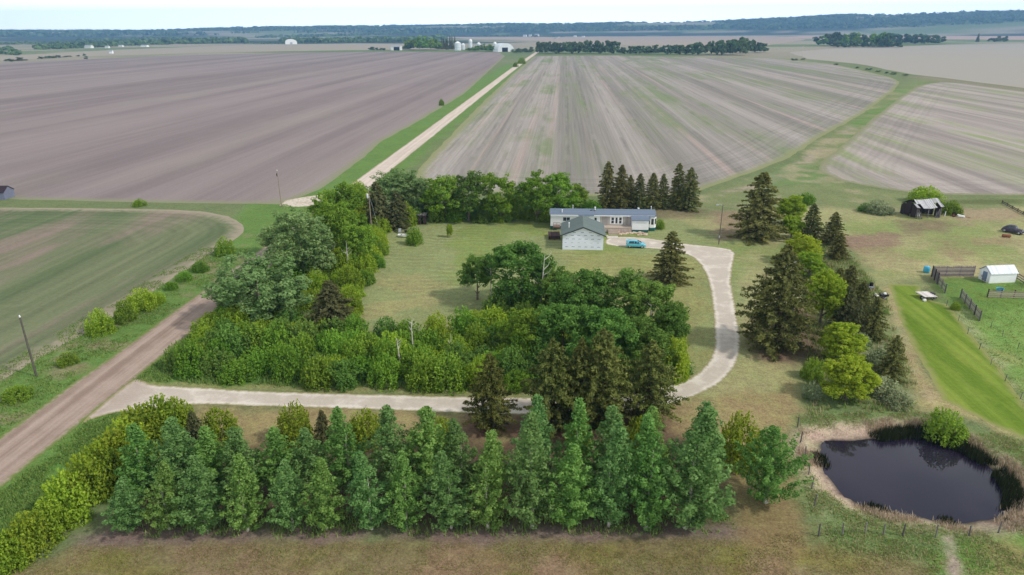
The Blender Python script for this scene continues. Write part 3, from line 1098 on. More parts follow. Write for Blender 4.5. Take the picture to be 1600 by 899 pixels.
def bush_mesh(seed, mat, Hh=3.0, Rr=2.0, size=0.26, n=36, k=52, spiky=0.5):
    rng = np.random.default_rng(seed)
    cs, rs = [], []
    for i in range(k):
        a = rng.uniform(0, 6.283)
        t = rng.uniform(0, 1) ** 0.5
        hh = Hh * (1 - 0.55 * t ** 2.2) * rng.uniform(0.82, 1.08)
        x, y = Rr * t * math.cos(a), Rr * t * math.sin(a)
        for j in range(3):
            f = (1.0, 0.66, 0.3)[j]
            out = 1.0 if j == 0 else 1.04
            cs.append((x * out + rng.normal() * .12, y * out + rng.normal() * .12, hh * f * rng.uniform(.9, 1.02) - .2))
            rs.append(Rr * rng.uniform(0.14, 0.26))
    C, N, tone = clumps(np.array(cs), np.array(rs), n // 2, rng, 0.6, 0.55, 0.7, 1.0 + 0.5 * spiky)
    C[:, 2] = np.maximum(C[:, 2], 0.03)
    # shoots standing out of the top
    q = int(40 * spiky)
    if q:
        a = rng.uniform(0, 6.283, q)
        t = rng.uniform(0, 1, q) ** 0.6
        b = np.column_stack([Rr * t * np.cos(a), Rr * t * np.sin(a), Hh * (1 - 0.55 * t ** 2.2)])
        m = 7
        s = np.tile(np.linspace(0, 1, m), q)
        d = np.column_stack([np.cos(a) * t * 0.5, np.sin(a) * t * 0.5, np.ones(q)]) * (rng.uniform(.25, .6, q) * Hh / 4)[:, None]
        S = np.repeat(b, m, 0) + np.repeat(d, m, 0) * s[:, None]
        C = np.concatenate([C, S])
        N = np.concatenate([N, unit(rng, q * m) + np.array([0, 0, .3])])
        tone = np.concatenate([tone, rng.uniform(.5, 1, q * m)])
    return leaf_mesh('bush', C, N, size, tone, mat, rng, 0.7)


def trunk_mesh(mb, Hh, r, rng, limbs=0, spread=1.0, top=0.9):
    pts = [(0, 0, -0.15)]
    x = y = 0
    for i in range(1, 6):
        x += rng.normal() * 0.04 * Hh / 8
        y += rng.normal() * 0.04 * Hh / 8
        pts.append((x, y, Hh * top * i / 5))
    rad = [r * (1.25, 1, .8, .58, .36, .12)[i] for i in range(6)]
    mb.tube(pts, rad, 7)
    for l in range(limbs):
        i = 1 + l % 4
        p = Vector(pts[i])
        a = rng.uniform(0, 6.283)
        L = spread * (1.1 - 0.16 * i) * rng.uniform(.7, 1.1)
        q = p + Vector((math.cos(a) * L * .5, math.sin(a) * L * .5, L * .45))
        e = p + Vector((math.cos(a) * L, math.sin(a) * L, L * 1.0))
        mb.tube([p, q, e], [rad[i] * .6, rad[i] * .4, rad[i] * .12], 5)


BARK_PALE = plain('pale poplar bark', lin(176, 170, 156), 0.9, 0.1, 0.3, 2.0)
BARK_GREY = plain('grey bark', lin(118, 106, 96), 0.9, 0.1, 0.3, 3.0)
BARK_BROWN = plain('brown bark', lin(84, 68, 58), 0.9, 0.1, 0.3, 3.0)
BARK_DEAD = plain('bleached dead wood', lin(196, 188, 178), 0.9, 0.1, 0.2, 2.0)

L_POP = leafmat('poplar leaves', lin(70, 112, 46), lin(150, 186, 98), 0.33, 0.12)
L_POP2 = leafmat('poplar leaves cool', lin(68, 108, 50), lin(144, 178, 106), 0.33, 0.10)
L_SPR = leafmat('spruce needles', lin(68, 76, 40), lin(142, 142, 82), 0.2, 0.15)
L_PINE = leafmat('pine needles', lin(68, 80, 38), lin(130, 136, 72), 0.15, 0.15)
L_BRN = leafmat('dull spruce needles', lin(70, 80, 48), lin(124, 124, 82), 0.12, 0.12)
L_GRN = leafmat('green leaves', lin(74, 112, 34), lin(150, 182, 68), 0.32, 0.16)
L_DRK = leafmat('dark green leaves', lin(64, 100, 40), lin(136, 168, 80), 0.34, 0.14)
L_YEL = leafmat('yellow green leaves', lin(84, 112, 28), lin(168, 186, 64), 0.35, 0.10)
L_LIM = leafmat('fresh lime leaves', lin(114, 148, 34), lin(184, 204, 74), 0.4, 0.08)
L_MAP = leafmat('yellow maple leaves', lin(120, 150, 30), lin(198, 210, 74), 0.4, 0.08)
L_SIL = leafmat('silvery leaves', lin(90, 124, 64), lin(158, 182, 118), 0.3, 0.10)
L_PLE = leafmat('pale flowering shrub leaves', lin(104, 124, 76), lin(184, 190, 150), 0.3, 0.10)
L_FAR = leafmat('woodlot leaves', lin(64, 90, 56), lin(124, 146, 96), 0.25, 0.18)

VAR = {}


def variants(kind):
    if kind in VAR: return VAR[kind]
    out = []
    rng = np.random.default_rng(hash(kind) % 1000 if False else sum(map(ord, kind)))

    def tree(crown_me, Hh, r, bark, limbs=0, spread=1.0, top=0.9):
        mb = MB()
        trunk_mesh(mb, Hh, r, rng, limbs, spread, top)
        t = mb.build('trunk', bark, smooth_=True)
        tm = t.data
        bpy.data.objects.remove(t)
        out.append((crown_me, tm))
    if kind == 'poplar':
        for s in range(6): tree(poplar_crown(100 + s, L_POP if s % 2 else L_POP2, 10, 1.7 + 0.12 * (s % 3)), 10, 0.11, BARK_PALE, 8, .8, .72)
        W, Hn = 3.4, 10
    elif kind == 'bigpoplar':
        tree(poplar_crown(160, L_POP, 10, 3.3, 16, .24), 10, 0.2, BARK_PALE, 8, 1.4, .75)
        W, Hn = 6.4, 10
    elif kind == 'spruce':
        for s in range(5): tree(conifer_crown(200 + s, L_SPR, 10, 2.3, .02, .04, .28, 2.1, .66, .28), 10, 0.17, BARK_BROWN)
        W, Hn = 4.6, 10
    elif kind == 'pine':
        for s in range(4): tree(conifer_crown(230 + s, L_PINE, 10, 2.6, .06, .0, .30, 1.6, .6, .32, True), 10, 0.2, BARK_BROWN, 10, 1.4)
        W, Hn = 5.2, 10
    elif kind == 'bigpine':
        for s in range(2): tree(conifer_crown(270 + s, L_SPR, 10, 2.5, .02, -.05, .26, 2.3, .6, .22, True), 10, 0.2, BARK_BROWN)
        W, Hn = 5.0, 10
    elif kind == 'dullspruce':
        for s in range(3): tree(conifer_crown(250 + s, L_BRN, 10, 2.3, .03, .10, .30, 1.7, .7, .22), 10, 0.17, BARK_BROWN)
        W, Hn = 4.6, 10
    elif kind in ('broad', 'dark', 'silver', 'lime', 'yellow'):
        lm = dict(broad=L_GRN, dark=L_DRK, silver=L_SIL, lime=L_LIM, yellow=L_MAP)[kind]
        low = dict(broad=.08, dark=.08, silver=.02, lime=-.02, yellow=-.02)[kind]
        for s in range(5): tree(broad_crown(300 + s + len(kind) * 10, lm, 10, 4, low, 76 if kind in ('lime', 'yellow') else 34, .24 if kind in ('lime', 'yellow') else .27, 44), 10, 0.2, BARK_GREY, 7, 1.5, .6)
        W, Hn = 8, 10
    VAR[kind] = (out, W, Hn)
    return VAR[kind]


COUNT = {}
NAMES = dict(bigpoplar='poplar_tree', poplar='poplar_tree', spruce='spruce_tree', pine='pine_tree', dullspruce='spruce_tree', bigpine='spruce_tree', broad='broadleaf_tree', dark='broadleaf_tree',
             silver='broadleaf_tree', lime='maple_tree', yellow='maple_tree')


def tree_at(kind, p, h, width, label, group=None, cat='tree', v=None):
    vs_, W, Hn = variants(kind)
    i = COUNT.get(kind, 0)
    COUNT[kind] = i + 1
    cm, tm = vs_[(i if v is None else v) % len(vs_)]
    z = gz(p.x, p.y)
    e = empty(NAMES[kind], (p.x, p.y, z), rnd.uniform(0, 6.28), label, cat, group)
    e.scale = (width / W, width / W, h / Hn)
    me_obj('trunk', tm, e)
    me_obj('crown', cm, e)
    return e


def tree_px(kind, bx, by, ty, wpx, label, group=None, **k):
    p = at(bx, by)
    return tree_at(kind, p, tall(p, bx, ty), wpx / ppm(p), label, group, **k)


BUSH = {}


def bush_at(kind, p, h, width, label, group=None, name='bush', cat='bush'):
    if kind not in BUSH:
        lm = dict(green=L_GRN, dark=L_DRK, yellow=L_YEL, lime=L_LIM, pale=L_PLE, silver=L_SIL)[kind]
        BUSH[kind] = [bush_mesh(500 + s + 20 * len(BUSH), lm, 3.0, 2.0, .25, 46, 54, 1.1 if kind == 'yellow' else .9) for s in range(5)]
    i = COUNT.get('b' + kind, 0)
    COUNT['b' + kind] = i + 1
    o = me_obj(name, BUSH[kind][i % 5])
    o.location = (p.x, p.y, gz(p.x, p.y))
    o.rotation_euler = (0, 0, rnd.uniform(0, 6.28))
    o.scale = (width / 4.2, width / 4.2, h / 3.1)
    tag(o, label, cat, group)
    return o


def bush_px(kind, bx, by, ty, wpx, label, group=None, **k):
    p = at(bx, by)
    return bush_at(kind, p, tall(p, bx, ty), wpx / ppm(p), label, group, **k)


# ---- poplar shelterbelt in front: two rows
FRONT = [(205, 832, 738, 62), (265, 830, 720, 62), (326, 832, 716, 66), (390, 829, 706, 64), (454, 829, 714, 60), (514, 829, 706, 62), (580, 828, 704, 70), (637, 827, 712, 58),
         (706, 827, 706, 66), (762, 826, 676, 62), (827, 826, 650, 76), (888, 824, 688, 70), (948, 824, 660, 70), (1010, 823, 648, 74), (1074, 824, 636, 92)]
for i, (bx, by, ty, wp) in enumerate(FRONT):
    tree_px('poplar', bx + rnd.uniform(-4, 4), by + rnd.uniform(-3, 2), ty + rnd.uniform(-6, 6), wp * rnd.uniform(.98, 1.16), f'{ORD[i]} poplar from the gravel road end of the front poplar row', 'front row of the poplar shelterbelt')
BACK = [(232, 775, 660, 74), (290, 772, 656, 70), (345, 770, 655, 66), (388, 772, 655, 66), (440, 770, 655, 64), (492, 768, 664, 60), (548, 770, 640, 70), (610, 768, 632, 70),
        (668, 768, 634, 74), (722, 770, 660, 62), (776, 770, 672, 54), (840, 770, 630, 66), (896, 770, 632, 64), (955, 770, 630, 66), (1016, 770, 640, 60), (1078, 770, 632, 70)]
for i, (bx, by, ty, wp) in enumerate(BACK):
    tree_px('poplar', bx + rnd.uniform(-4, 4), by + rnd.uniform(-3, 3), ty + rnd.uniform(-6, 6), wp * rnd.uniform(1.0, 1.2), f'{ORD[i]} poplar from the gravel road end of the second poplar row', 'second row of the poplar shelterbelt')
tree_px('bigpoplar', 1196, 785, 660, 112, 'wide bushy poplar standing alone between the shelterbelt and the pond')

# ---- pines along the driveway
for i, (bx, by, ty, wp) in enumerate([(767, 672, 552, 74), (862, 668, 530, 92), (905, 664, 528, 70), (938, 666, 512, 96), (1012, 658, 532, 92)]):
    tree_px('pine', bx, by, ty, wp, f'brownish green pine beside the driveway, {ORD[i]} from the gravel road', 'pines along the driveway')

# ---- yellowish shrubs and small spruces between the poplars and the drive
for kind, bx, by, ty, wp, lab in [
    ('yellow', 345, 690, 640, 58, 'yellow green shrub behind the fourth poplar, near the road end of the driveway'),
    ('yellow', 463, 690, 632, 56, 'tall yellow green shrub below the driveway behind the fifth poplar'),
    ('yellow', 572, 692, 643, 56, 'bright yellow shrub just below the driveway behind the seventh poplar'),
    ('yellow', 690, 700, 655, 48, 'yellow shrub below the driveway behind the ninth poplar'),
    ('yellow', 905, 700, 660, 40, 'low yellow shrub below the driveway pines'),
    ('yellow', 1000, 700, 655, 48, 'yellow shrub behind the fourteenth poplar below the bend of the drive'),
    ('yellow', 1153, 722, 650, 66, 'bright yellow shrub at the pond end of the poplar rows')]:
    bush_px(kind, bx, by, ty, wp, lab, 'yellow shrubs behind the poplars', name='shrub', cat='shrub')
for bx, by, ty, wp, lab in [(310, 704, 640, 44, 'brownish small spruce behind the third poplar below the driveway'), (508, 700, 640, 36, 'brownish small spruce behind the sixth poplar below the driveway')]:
    tree_px('dullspruce', bx, by, ty, wp, lab)

# ---- yellow green caragana hedge by the road
HEDGE = [(-12, 888, 842, 56), (22, 878, 828, 62), (52, 858, 800, 66), (80, 838, 786, 66), (112, 806, 738, 78), (138, 782, 712, 78), (162, 762, 694, 74), (186, 742, 674, 74), (206, 722, 654, 72), (228, 704, 634, 76), (254, 690, 622, 80), (282, 678, 624, 60)]
for i, (bx, by, ty, wp) in enumerate(HEDGE):
    bush_px('yellow' if i % 4 else 'lime', bx, by, ty, wp * rnd.uniform(.85, 1.05), f'yellow green hedge bush by the gravel road, {ORD[i]} counted from the bottom corner up', 'hedge bushes by the gravel road', name='hedge_bush')

# ---- conifers
for i, (bx, by, ty, wp) in enumerate([(948, 326, 253, 40), (969, 327, 258, 38), (983, 322, 274, 28), (998, 327, 271, 30), (1018, 326, 270, 32), (1034, 325, 272, 28), (1057, 325, 255, 34), (1075, 328, 262, 40)]):
    tree_px('spruce', bx, by, ty, wp, f'dark spruce in the row behind the white home, {ORD[i]} from the hedge side', 'spruces behind the mobile home')
tree_px('spruce', 1182, 372, 269, 84, 'big dark spruce standing between the yard light pole and the lime maples', v=1)
tree_px('spruce', 1046, 440, 362, 62, 'lone spruce on the lawn inside the driveway bend near the blue car', v=0)
tree_px('bigpine', 1209, 542, 381, 112, 'largest spruce, broad and dark, outside the driveway bend')
for kind, bx, by, ty, wp, lab in [
    ('spruce', 1265, 374, 318, 38, 'small spruce just right of the two topmost lime maples'),
    ('spruce', 1299, 382, 331, 40, 'small pointed spruce at the yard edge of the east shelterbelt'),
    ('spruce', 1308, 404, 364, 34, 'short spruce directly in front of the small pointed spruce'),
    ('spruce', 1326, 452, 414, 36, 'dark short spruce beside the black barrel and lawn machine'),
    ('spruce', 1305, 470, 418, 36, 'narrow spruce behind the bright green round maple'),
    ('dullspruce', 1318, 514, 444, 46, 'dull narrow spruce right of the bright green round maple'),
    ('spruce', 1340, 500, 438, 40, 'spruce at the path edge just below the lawn machine'),
    ('spruce', 1360, 530, 462, 44, 'spruce above the pale weeds at the path edge'),
    ('dullspruce', 1334, 530, 470, 38, 'dull spruce behind the yellow green maple'),
    ('spruce', 1389, 592, 522, 44, 'last spruce of the belt, beside the bright mown strip')]:
    tree_px(kind, bx, by, ty, wp, lab, 'spruces of the east shelterbelt')
for kind, bx, by, ty, wp, lab in [
    ('lime', 1231, 350, 301, 54, 'lime green maple farthest up the east shelterbelt beside the big spruce'),
    ('lime', 1236, 372, 330, 40, 'small lime maple directly in front of the farthest lime maple'),
    ('yellow', 1252, 412, 360, 64, 'yellow green maple hiding the small shed roof'),
    ('lime', 1264, 432, 390, 50, 'yellowish maple just in front of the small shed'),
    ('lime', 1281, 505, 414, 70, 'bright green round maple in the middle of the east shelterbelt'),
    ('yellow', 1311, 566, 503, 80, 'yellow green maple below the bright green round one'),
    ('yellow', 1321, 624, 555, 92, 'round yellow green maple nearest the pond')]:
    tree_px(kind, bx, by, ty, wp, lab, 'maples of the east shelterbelt')

# ---- big deciduous trees round the lawn
for kind, bx, by, ty, wp, lab in [
    ('silver', 412, 505, 388, 140, 'large silvery tree leaning over the gravel road'),
    ('silver', 372, 488, 420, 80, 'smaller silvery tree at the edge of the gravel road'),
    ('silver', 476, 435, 325, 116, 'tall silvery tree behind the large leaning one'),
    ('silver', 448, 400, 338, 80, 'silvery tree at the road side near the field approach'),
    ('broad', 520, 400, 300, 80, 'green tree in the west thicket below the field approach'),
    ('broad', 547, 372, 282, 74, 'dark green tree just left of the transformer pole'),
    ('silver', 628, 335, 262, 88, 'pale tree beside the far gravel road, behind the dark spruces'),
    ('silver', 660, 335, 278, 60, 'pale lower tree at the start of the back hedge'),
    ('broad', 560, 420, 345, 70, 'rounded green tree on the lawn side of the west thicket'),
    ('broad', 695, 345, 272, 72, 'first tall tree of the back hedge counted from the road'),
    ('dark', 732, 345, 268, 68, 'second tall tree of the back hedge counted from the road'),
    ('broad', 782, 346, 267, 70, 'third tall tree of the back hedge counted from the road'),
    ('broad', 838, 346, 266, 70, 'fourth tall tree of the back hedge, beside the home'),
    ('broad', 872, 340, 268, 66, 'fifth tall tree of the back hedge, behind the home'),
    ('broad', 900, 330, 284, 40, 'small tree at the end of the back hedge behind the home roof'),
    ('dark', 818, 480, 370, 120, 'tallest dark tree on the lawn in front of the garage'),
    ('dark', 746, 468, 394, 60, 'narrow leaning tree left of the tallest dark tree'),
    ('dark', 870, 490, 415, 70, 'dark tree between the tallest tree and the right grove'),
    ('dark', 910, 522, 418, 110, 'dark tree of the grove nearest the lone lawn spruce side'),
    ('dark', 965, 530, 424, 110, 'broad dark tree in the middle of the grove top'),
    ('dark', 1015, 545, 432, 105, 'dark tree at the lawn edge of the grove'),
    ('dark', 1042, 560, 470, 70, 'smaller dark tree at the right edge of the grove'),
    ('dark', 880, 570, 470, 100, 'dark tree behind the driveway pines, left one'),
    ('dark', 945, 585, 478, 110, 'dark tree behind the driveway pines, middle one'),
    ('dark', 1000, 592, 500, 96, 'dark tree behind the driveway pines, right one'),
    ('broad', 825, 560, 480, 90, 'green tree at the left edge of the right grove')]:
    tree_px(kind, bx, by, ty, wp, lab, 'trees round the lawn')
for bx, by, ty, wp, lab in [(592, 358, 284, 52, 'dull dark spruce beside the transformer pole'), (622, 356, 298, 46, 'second dull spruce, nearer the white boat'), (521, 518, 438, 84, 'dull brown spruce at the near corner of the lawn')]:
    tree_px('dullspruce', bx, by, ty, wp, lab)

# ---- bushes filling the thickets
def fill(px, kinds, hr, wr, spacing, label, group, seed, edge_pref=None):
    rr = random.Random(seed)
    poly = pxpoly(px)
    pa = np.array(poly)
    done = []
    tries = 0
    x0, x1, y0, y1 = pa[:, 0].min(), pa[:, 0].max(), pa[:, 1].min(), pa[:, 1].max()
    while tries < 3000:
        tries += 1
        q = (rr.uniform(x0, x1), rr.uniform(y0, y1))
        if any((q[0] - d[0]) ** 2 + (q[1] - d[1]) ** 2 < spacing ** 2 for d in done): continue
        if poly_sd([q], pa)[0] < 0: continue
        done.append(q)
        k = rr.choice(kinds)
        h = rr.uniform(hr[0] * .8, hr[1] * 1.1)
        bush_at(k, Vector((q[0], q[1], 0)), h, rr.uniform(*wr), label, group)
    return len(done)


NB = 0
NB += fill([(268, 588), (330, 560), (420, 535), (540, 532), (640, 528), (720, 520), (800, 520), (840, 560), (850, 606), (780, 608), (640, 604), (500, 600), (360, 590)],
           ['green', 'green', 'lime', 'dark', 'green'], (2.6, 4.2), (3.6, 5.2), 2.6, 'leafy green bush in the dense thicket just above the straight driveway', 'bushes of the thicket above the driveway', 1)
NB += fill([(272, 585), (300, 545), (340, 500), (360, 478), (430, 500), (520, 520), (540, 530), (420, 545), (330, 580)],
           ['green', 'lime', 'dark'], (2.4, 3.8), (3.4, 4.8), 2.5, 'leafy green bush in the thicket corner beside the gravel road', 'bushes of the thicket corner by the road', 2)
NB += fill([(430, 420), (470, 370), (520, 320), (560, 300), (600, 360), (606, 372), (595, 420), (570, 470), (550, 512), (480, 510), (430, 490)],
           ['green', 'lime', 'yellow', 'green', 'lime'], (2.2, 4.0), (3.4, 5.0), 3.2, 'yellowish green bush in the thicket between the gravel road and the lawn', 'bushes of the thicket left of the lawn', 3)
NB += fill([(636, 338), (700, 334), (860, 332), (930, 322), (940, 330), (856, 345), (700, 347), (640, 350)],
           ['dark', 'green'], (2.6, 4.2), (4.0, 5.6), 3.4, 'low dark bush at the foot of the back hedge behind the lawn', 'low bushes of the back hedge', 4)
NB += fill([(720, 505), (800, 475), (870, 480), (960, 500), (1050, 540), (1062, 585), (1040, 604), (850, 606), (800, 560), (740, 530)],
           ['green', 'dark', 'dark', 'lime'], (2.4, 4.2), (3.6, 5.2), 3.2, 'shrubby green bush among the trees of the right grove', 'bushes of the right grove', 5)
print('bushes', NB)
bush_px('lime', 1050, 592, 530, 52, 'bright green bush at the right edge of the grove beside the driveway bend')
bush_px('yellow', 640, 330, 300, 36, 'yellow green bush in front of the pale tree by the far road')
bush_px('yellow', 636, 352, 318, 30, 'yellow green bush beside the dull spruces and the dark hut')

# ---- lone bushes
for kind, bx, by, ty, wp, lab in [
    ('green', 648, 382, 355, 26, 'green bush on the lawn beside the white boat'),
    
    ('lime', 159, 520, 484, 40, 'yellowish bush on the road bank, nearest the leaning pole'),
    ('green', 198, 503, 470, 30, 'green bush between the two yellowish road bank bushes'),
    ('lime', 224, 484, 451, 44, 'wide yellowish bush on the road bank'),
    ('lime', 246, 474, 456, 26, 'low yellowish bush right of the wide road bank bush'),
    ('green', 353, 398, 371, 30, 'round dark bush at the rounded end of the sprouting field'),
    ('green', 314, 424, 408, 24, 'low bush on the field edge above the gravel road'),
    ('green', 288, 438, 424, 24, 'low bush below the one on the field edge'),
    ('green', 268, 452, 440, 20, 'small low bush on the bank above the wide yellowish one'),
    ('green', 107, 570, 551, 28, 'small green bush right of the leaning pole'),
    ('green', 219, 322, 311, 20, 'dark bush alone on the border of the tilled field'),
    ('green', 30, 622, 604, 44, 'low ragged bush on the bank below the leaning pole'),
    ('green', 1474, 676, 634, 60, 'round yellow green bush on the pond bank'),
    ('green', 1031, 358, 343, 15, 'small round bush at the right end of the mobile home'),
    ('lime', 1446, 316, 292, 52, 'pale wide willow bush behind the derelict barn'),
    ('pale', 1370, 332, 314, 46, 'greyish low bush left of the derelict barn'),
    ('green', 1352, 331, 318, 22, 'low green bush at the left end of the greyish one'),
    ('green', 1484, 334, 314, 32, 'green bush at the right end of the derelict barn'),
    ('green', 1258, 318, 302, 30, 'low dark bush behind the farthest lime maple'),
    ('pale', 1372, 572, 545, 44, 'pale flowering shrub above the last spruce'),
    ('pale', 1340, 540, 520, 36, 'pale flowering shrub between the dull spruces'),
    ('pale', 1375, 612, 590, 56, 'wide pale shrub nearest the bright mown strip'),
    ('pale', 1400, 632, 612, 44, 'low pale shrub at the lower end of the east belt'),
    ('green', 1270, 590, 560, 34, 'dark low bush left of the round yellow green maple'),
    ('pale', 1268, 622, 598, 28, 'greyish low shrub left of the round maple nearest the pond'),
    ('green', 690, 165, 155, 9, 'tiny bush on the grass verge of the far road'),
    ('green', 815, 100, 90, 12, 'dark bush where the far road passes the woodlot'),
    ('green', 806, 105, 97, 8, 'small bush just before the woodlot bush by the far road'),
    ('yellow', 1492, 484, 472, 14, 'low yellowish weed clump by the gap in the corral fence')]:
    bush_px(kind, bx, by, ty, wp, lab)

tree_px('yellow', 703, 371, 346, 12, 'thin yellow sapling alone on the lawn')

# ---- bare bleached trunks in the thickets
def dead_px(bx, by, tx, ty, label, r=0.09, seed=1):
    rr = random.Random(seed)
    p = at(bx, by)
    h = tall(p, bx, ty)
    dx = (tx - bx) / ppm(p)
    e = empty('dead_tree', (p.x, p.y, 0), 0, label, 'dead tree')
    mb = MB()
    pts = [(0, 0, -.1), (dx * .3, .05, h * .35), (dx * .7, -.05, h * .7), (dx, 0, h)]
    mb.tube(pts, [r * 1.2, r, r * .7, r * .2], 6)
    mb.build('trunk', BARK_DEAD, e, smooth_=True)
    mb = MB()
    for k in range(9):
        t = rr.uniform(.4, .98)
        z = h * t
        a = rr.uniform(0, 6.28)
        L = h * rr.uniform(.06, .15)
        b = (dx * t, 0, z)
        c = (dx * t + math.cos(a) * L * .6, math.sin(a) * L * .6, z + L * .35)
        d = (dx * t + math.cos(a) * L, math.sin(a) * L, z + L * .9)
        mb.tube([b, c, d], [r * .4, r * .28, r * .08], 4)
    mb.build('branches', BARK_DEAD, e)
    return e


for i, (bx, by, tx, ty, lab, r) in enumerate([
    (843, 492, 850, 398, 'white bare birch stem in front of the tallest dark tree', .15),
    (646, 560, 646, 500, 'bleached dead stem standing in the thicket by the lawn edge', .11),
    (627, 585, 624, 530, 'bleached dead stem in the thicket close to the driveway', .11),
    (704, 566, 706, 522, 'grey dead stem with many twigs in the thicket', .10),
    (545, 432, 546, 376, 'bleached snag in the west thicket near the lawn', .10),
    (385, 505, 376, 418, 'bare grey stem poking out of the large silvery tree', .13),
    (1013, 552, 1012, 462, 'pale bare stem in the dark tree at the lawn edge', .12),
    (767, 470, 768, 402, 'thin dead trunk beside the narrow leaning tree', .08)]):
    dead_px(bx, by, tx, ty, lab, r, 40 + i)

# ---- woodlots far off: every crown a tree of its own
FARV = [broad_crown(700 + s, L_FAR, 10, 4.2, .02, 10, 1.5, 9) for s in range(4)]
FARL = [broad_crown(720 + s, L_GRN, 10, 4.2, .02, 10, 1.5, 9) for s in range(3)]
FARC = [conifer_crown(740 + s, L_SPR, 10, 2.6, .0, .2, 1.3, .35) for s in range(2)]


def far_tree(px, py, ty, wpx, label, group, vs_=FARV, name='tree'):
    p = at(px, py)
    o = me_obj(name, rnd.choice(vs_))
    o.location = (p.x, p.y, -0.1 * tall(p, px, ty))
    o.rotation_euler = (0, 0, rnd.uniform(0, 6.28))
    wd = wpx / ppm(p)
    o.scale = (wd / 7, wd / 7, tall(p, px, ty) / 8.2)
    tag(o, label, 'tree', group)


def wood(x0, x1, yb, tops, n, wpx, label, group, vs_=FARV, yj=1.0, name='woodlot_tree'):
    for i in range(n):
        t = (i + rnd.uniform(.2, .8)) / n
        px = x0 + (x1 - x0) * t
        y = (yb[0] + (yb[1] - yb[0]) * t) - rnd.uniform(0, yj)
        ty = np.interp(px, [a for a, b in tops], [b for a, b in tops]) + rnd.uniform(-1.2, 2.2)
        far_tree(px, y, ty, wpx * rnd.uniform(.8, 1.25), label, group, vs_, name)


wood(840, 962, (85, 85), [(838, 66), (960, 66)], 34, 11, 'dark tree in the solid square woodlot right beside the far road', 'trees of the square woodlot', yj=2.0)
wood(966, 1085, (85, 86.5), [(966, 76), (1000, 73), (1085, 71)], 26, 11, 'tree in the low middle stretch of the woodlot beyond the stubble field', 'trees of the low woodlot stretch', yj=1.5)
wood(1082, 1165, (86.5, 87.5), [(1080, 69), (1110, 66), (1165, 64)], 20, 14, 'tree in the high right stretch of the woodlot beyond the stubble field', 'trees of the high woodlot stretch', yj=2.0)
wood(1150, 1196, (84, 83), [(1150, 62), (1175, 62), (1195, 72)], 9, 13, 'tree at the rounded right end of the long woodlot', 'trees at the end of the woodlot', yj=1.5)
wood(1278, 1390, (72, 75), [(1276, 57), (1310, 53), (1390, 52)], 20, 17, 'tree in the round woodlot standing on the pale field', 'trees of the round woodlot', FARV + FARL, yj=3)
wood(1300, 1412, (74.5, 75), [(1300, 66), (1412, 67)], 16, 11, 'pale grey bush along the foot of the round woodlot', 'bushes at the foot of the round woodlot', FARV, yj=.8, name='woodlot_bush')
wood(1388, 1470, (69, 70), [(1388, 55), (1440, 54), (1470, 58)], 12, 14, 'tree in the right tail of the round woodlot', 'trees of the woodlot tail', FARV, yj=1)
wood(1547, 1573, (66.5, 66.5), [(1547, 59), (1573, 56)], 5, 7, 'tree of the small clump far out on the pale field', 'trees of the far clump', FARV, yj=.5)
far_tree(1527, 65.5, 54, 7, 'single pointed tree far out on the pale field', None, FARC)
wood(632, 688, (79, 79), [(628, 71), (655, 58), (676, 58), (690, 68)], 12, 15, 'bushy tree of the farmstead by the low barn', 'bushy farmstead trees', FARL, yj=1.5)
wood(688, 712, (77.5, 78), [(686, 64), (712, 58)], 7, 7, 'dark spruce beside the white silos of the farmstead', 'farmstead spruces', FARC, yj=1)
wood(732, 780, (80.5, 81.5), [(730, 74), (752, 69), (780, 73)], 10, 11, 'low bushy tree in front of the white silos', 'bushy trees before the silos', FARL, yj=1)
wood(800, 832, (84, 83), [(800, 78), (818, 74), (832, 76)], 8, 8, 'small tree between the quonset barn and the far road', 'small trees by the quonset barn', FARV, yj=1)
wood(576, 600, (79, 79), [(576, 72), (600, 75)], 4, 8, 'small grey tree left of the low dark barn', 'small trees left of the low barn', FARV, yj=.7)
wood(12, 40, (97, 95), [(12, 92), (40, 91)], 5, 9, 'low dark bush on the far left field edge', 'bushes on the far left field edge', FARV, yj=.5, name='field_bush')
wood(58, 112, (93.5, 89), [(58, 89), (112, 86)], 9, 8, 'low brown bush on the far left fence line', 'bushes on the far left fence line', FARV, yj=.5, name='field_bush')
for px, py, ty in [(122, 89, 86), (132, 88, 84), (135, 93, 88)]:
    far_tree(px, py, ty, 5, 'tiny dark bush alone on the far left field', 'tiny bushes on the far left field', FARV, 'field_bush')
WAY = [(1241, 95, 1), (1255, 94, .8), (1306, 102, .7), (1338, 107, .7), (1357, 110, 1), (1372, 113, .8), (1396, 117, 1), (1414, 119, .9), (1385, 115, .7)]
for px, py, s in WAY:
    far_tree(px, py, py - 3.5 * s, 9 * s, 'dark low bush on the green edge between the two far stubble fields', 'bushes between the far stubble fields', FARV, 'field_bush')
# bare grey tree by the waterway
dead_px(1253, 92, 1253, 71, 'bare grey tree at the end of the far waterway', .25, 77)

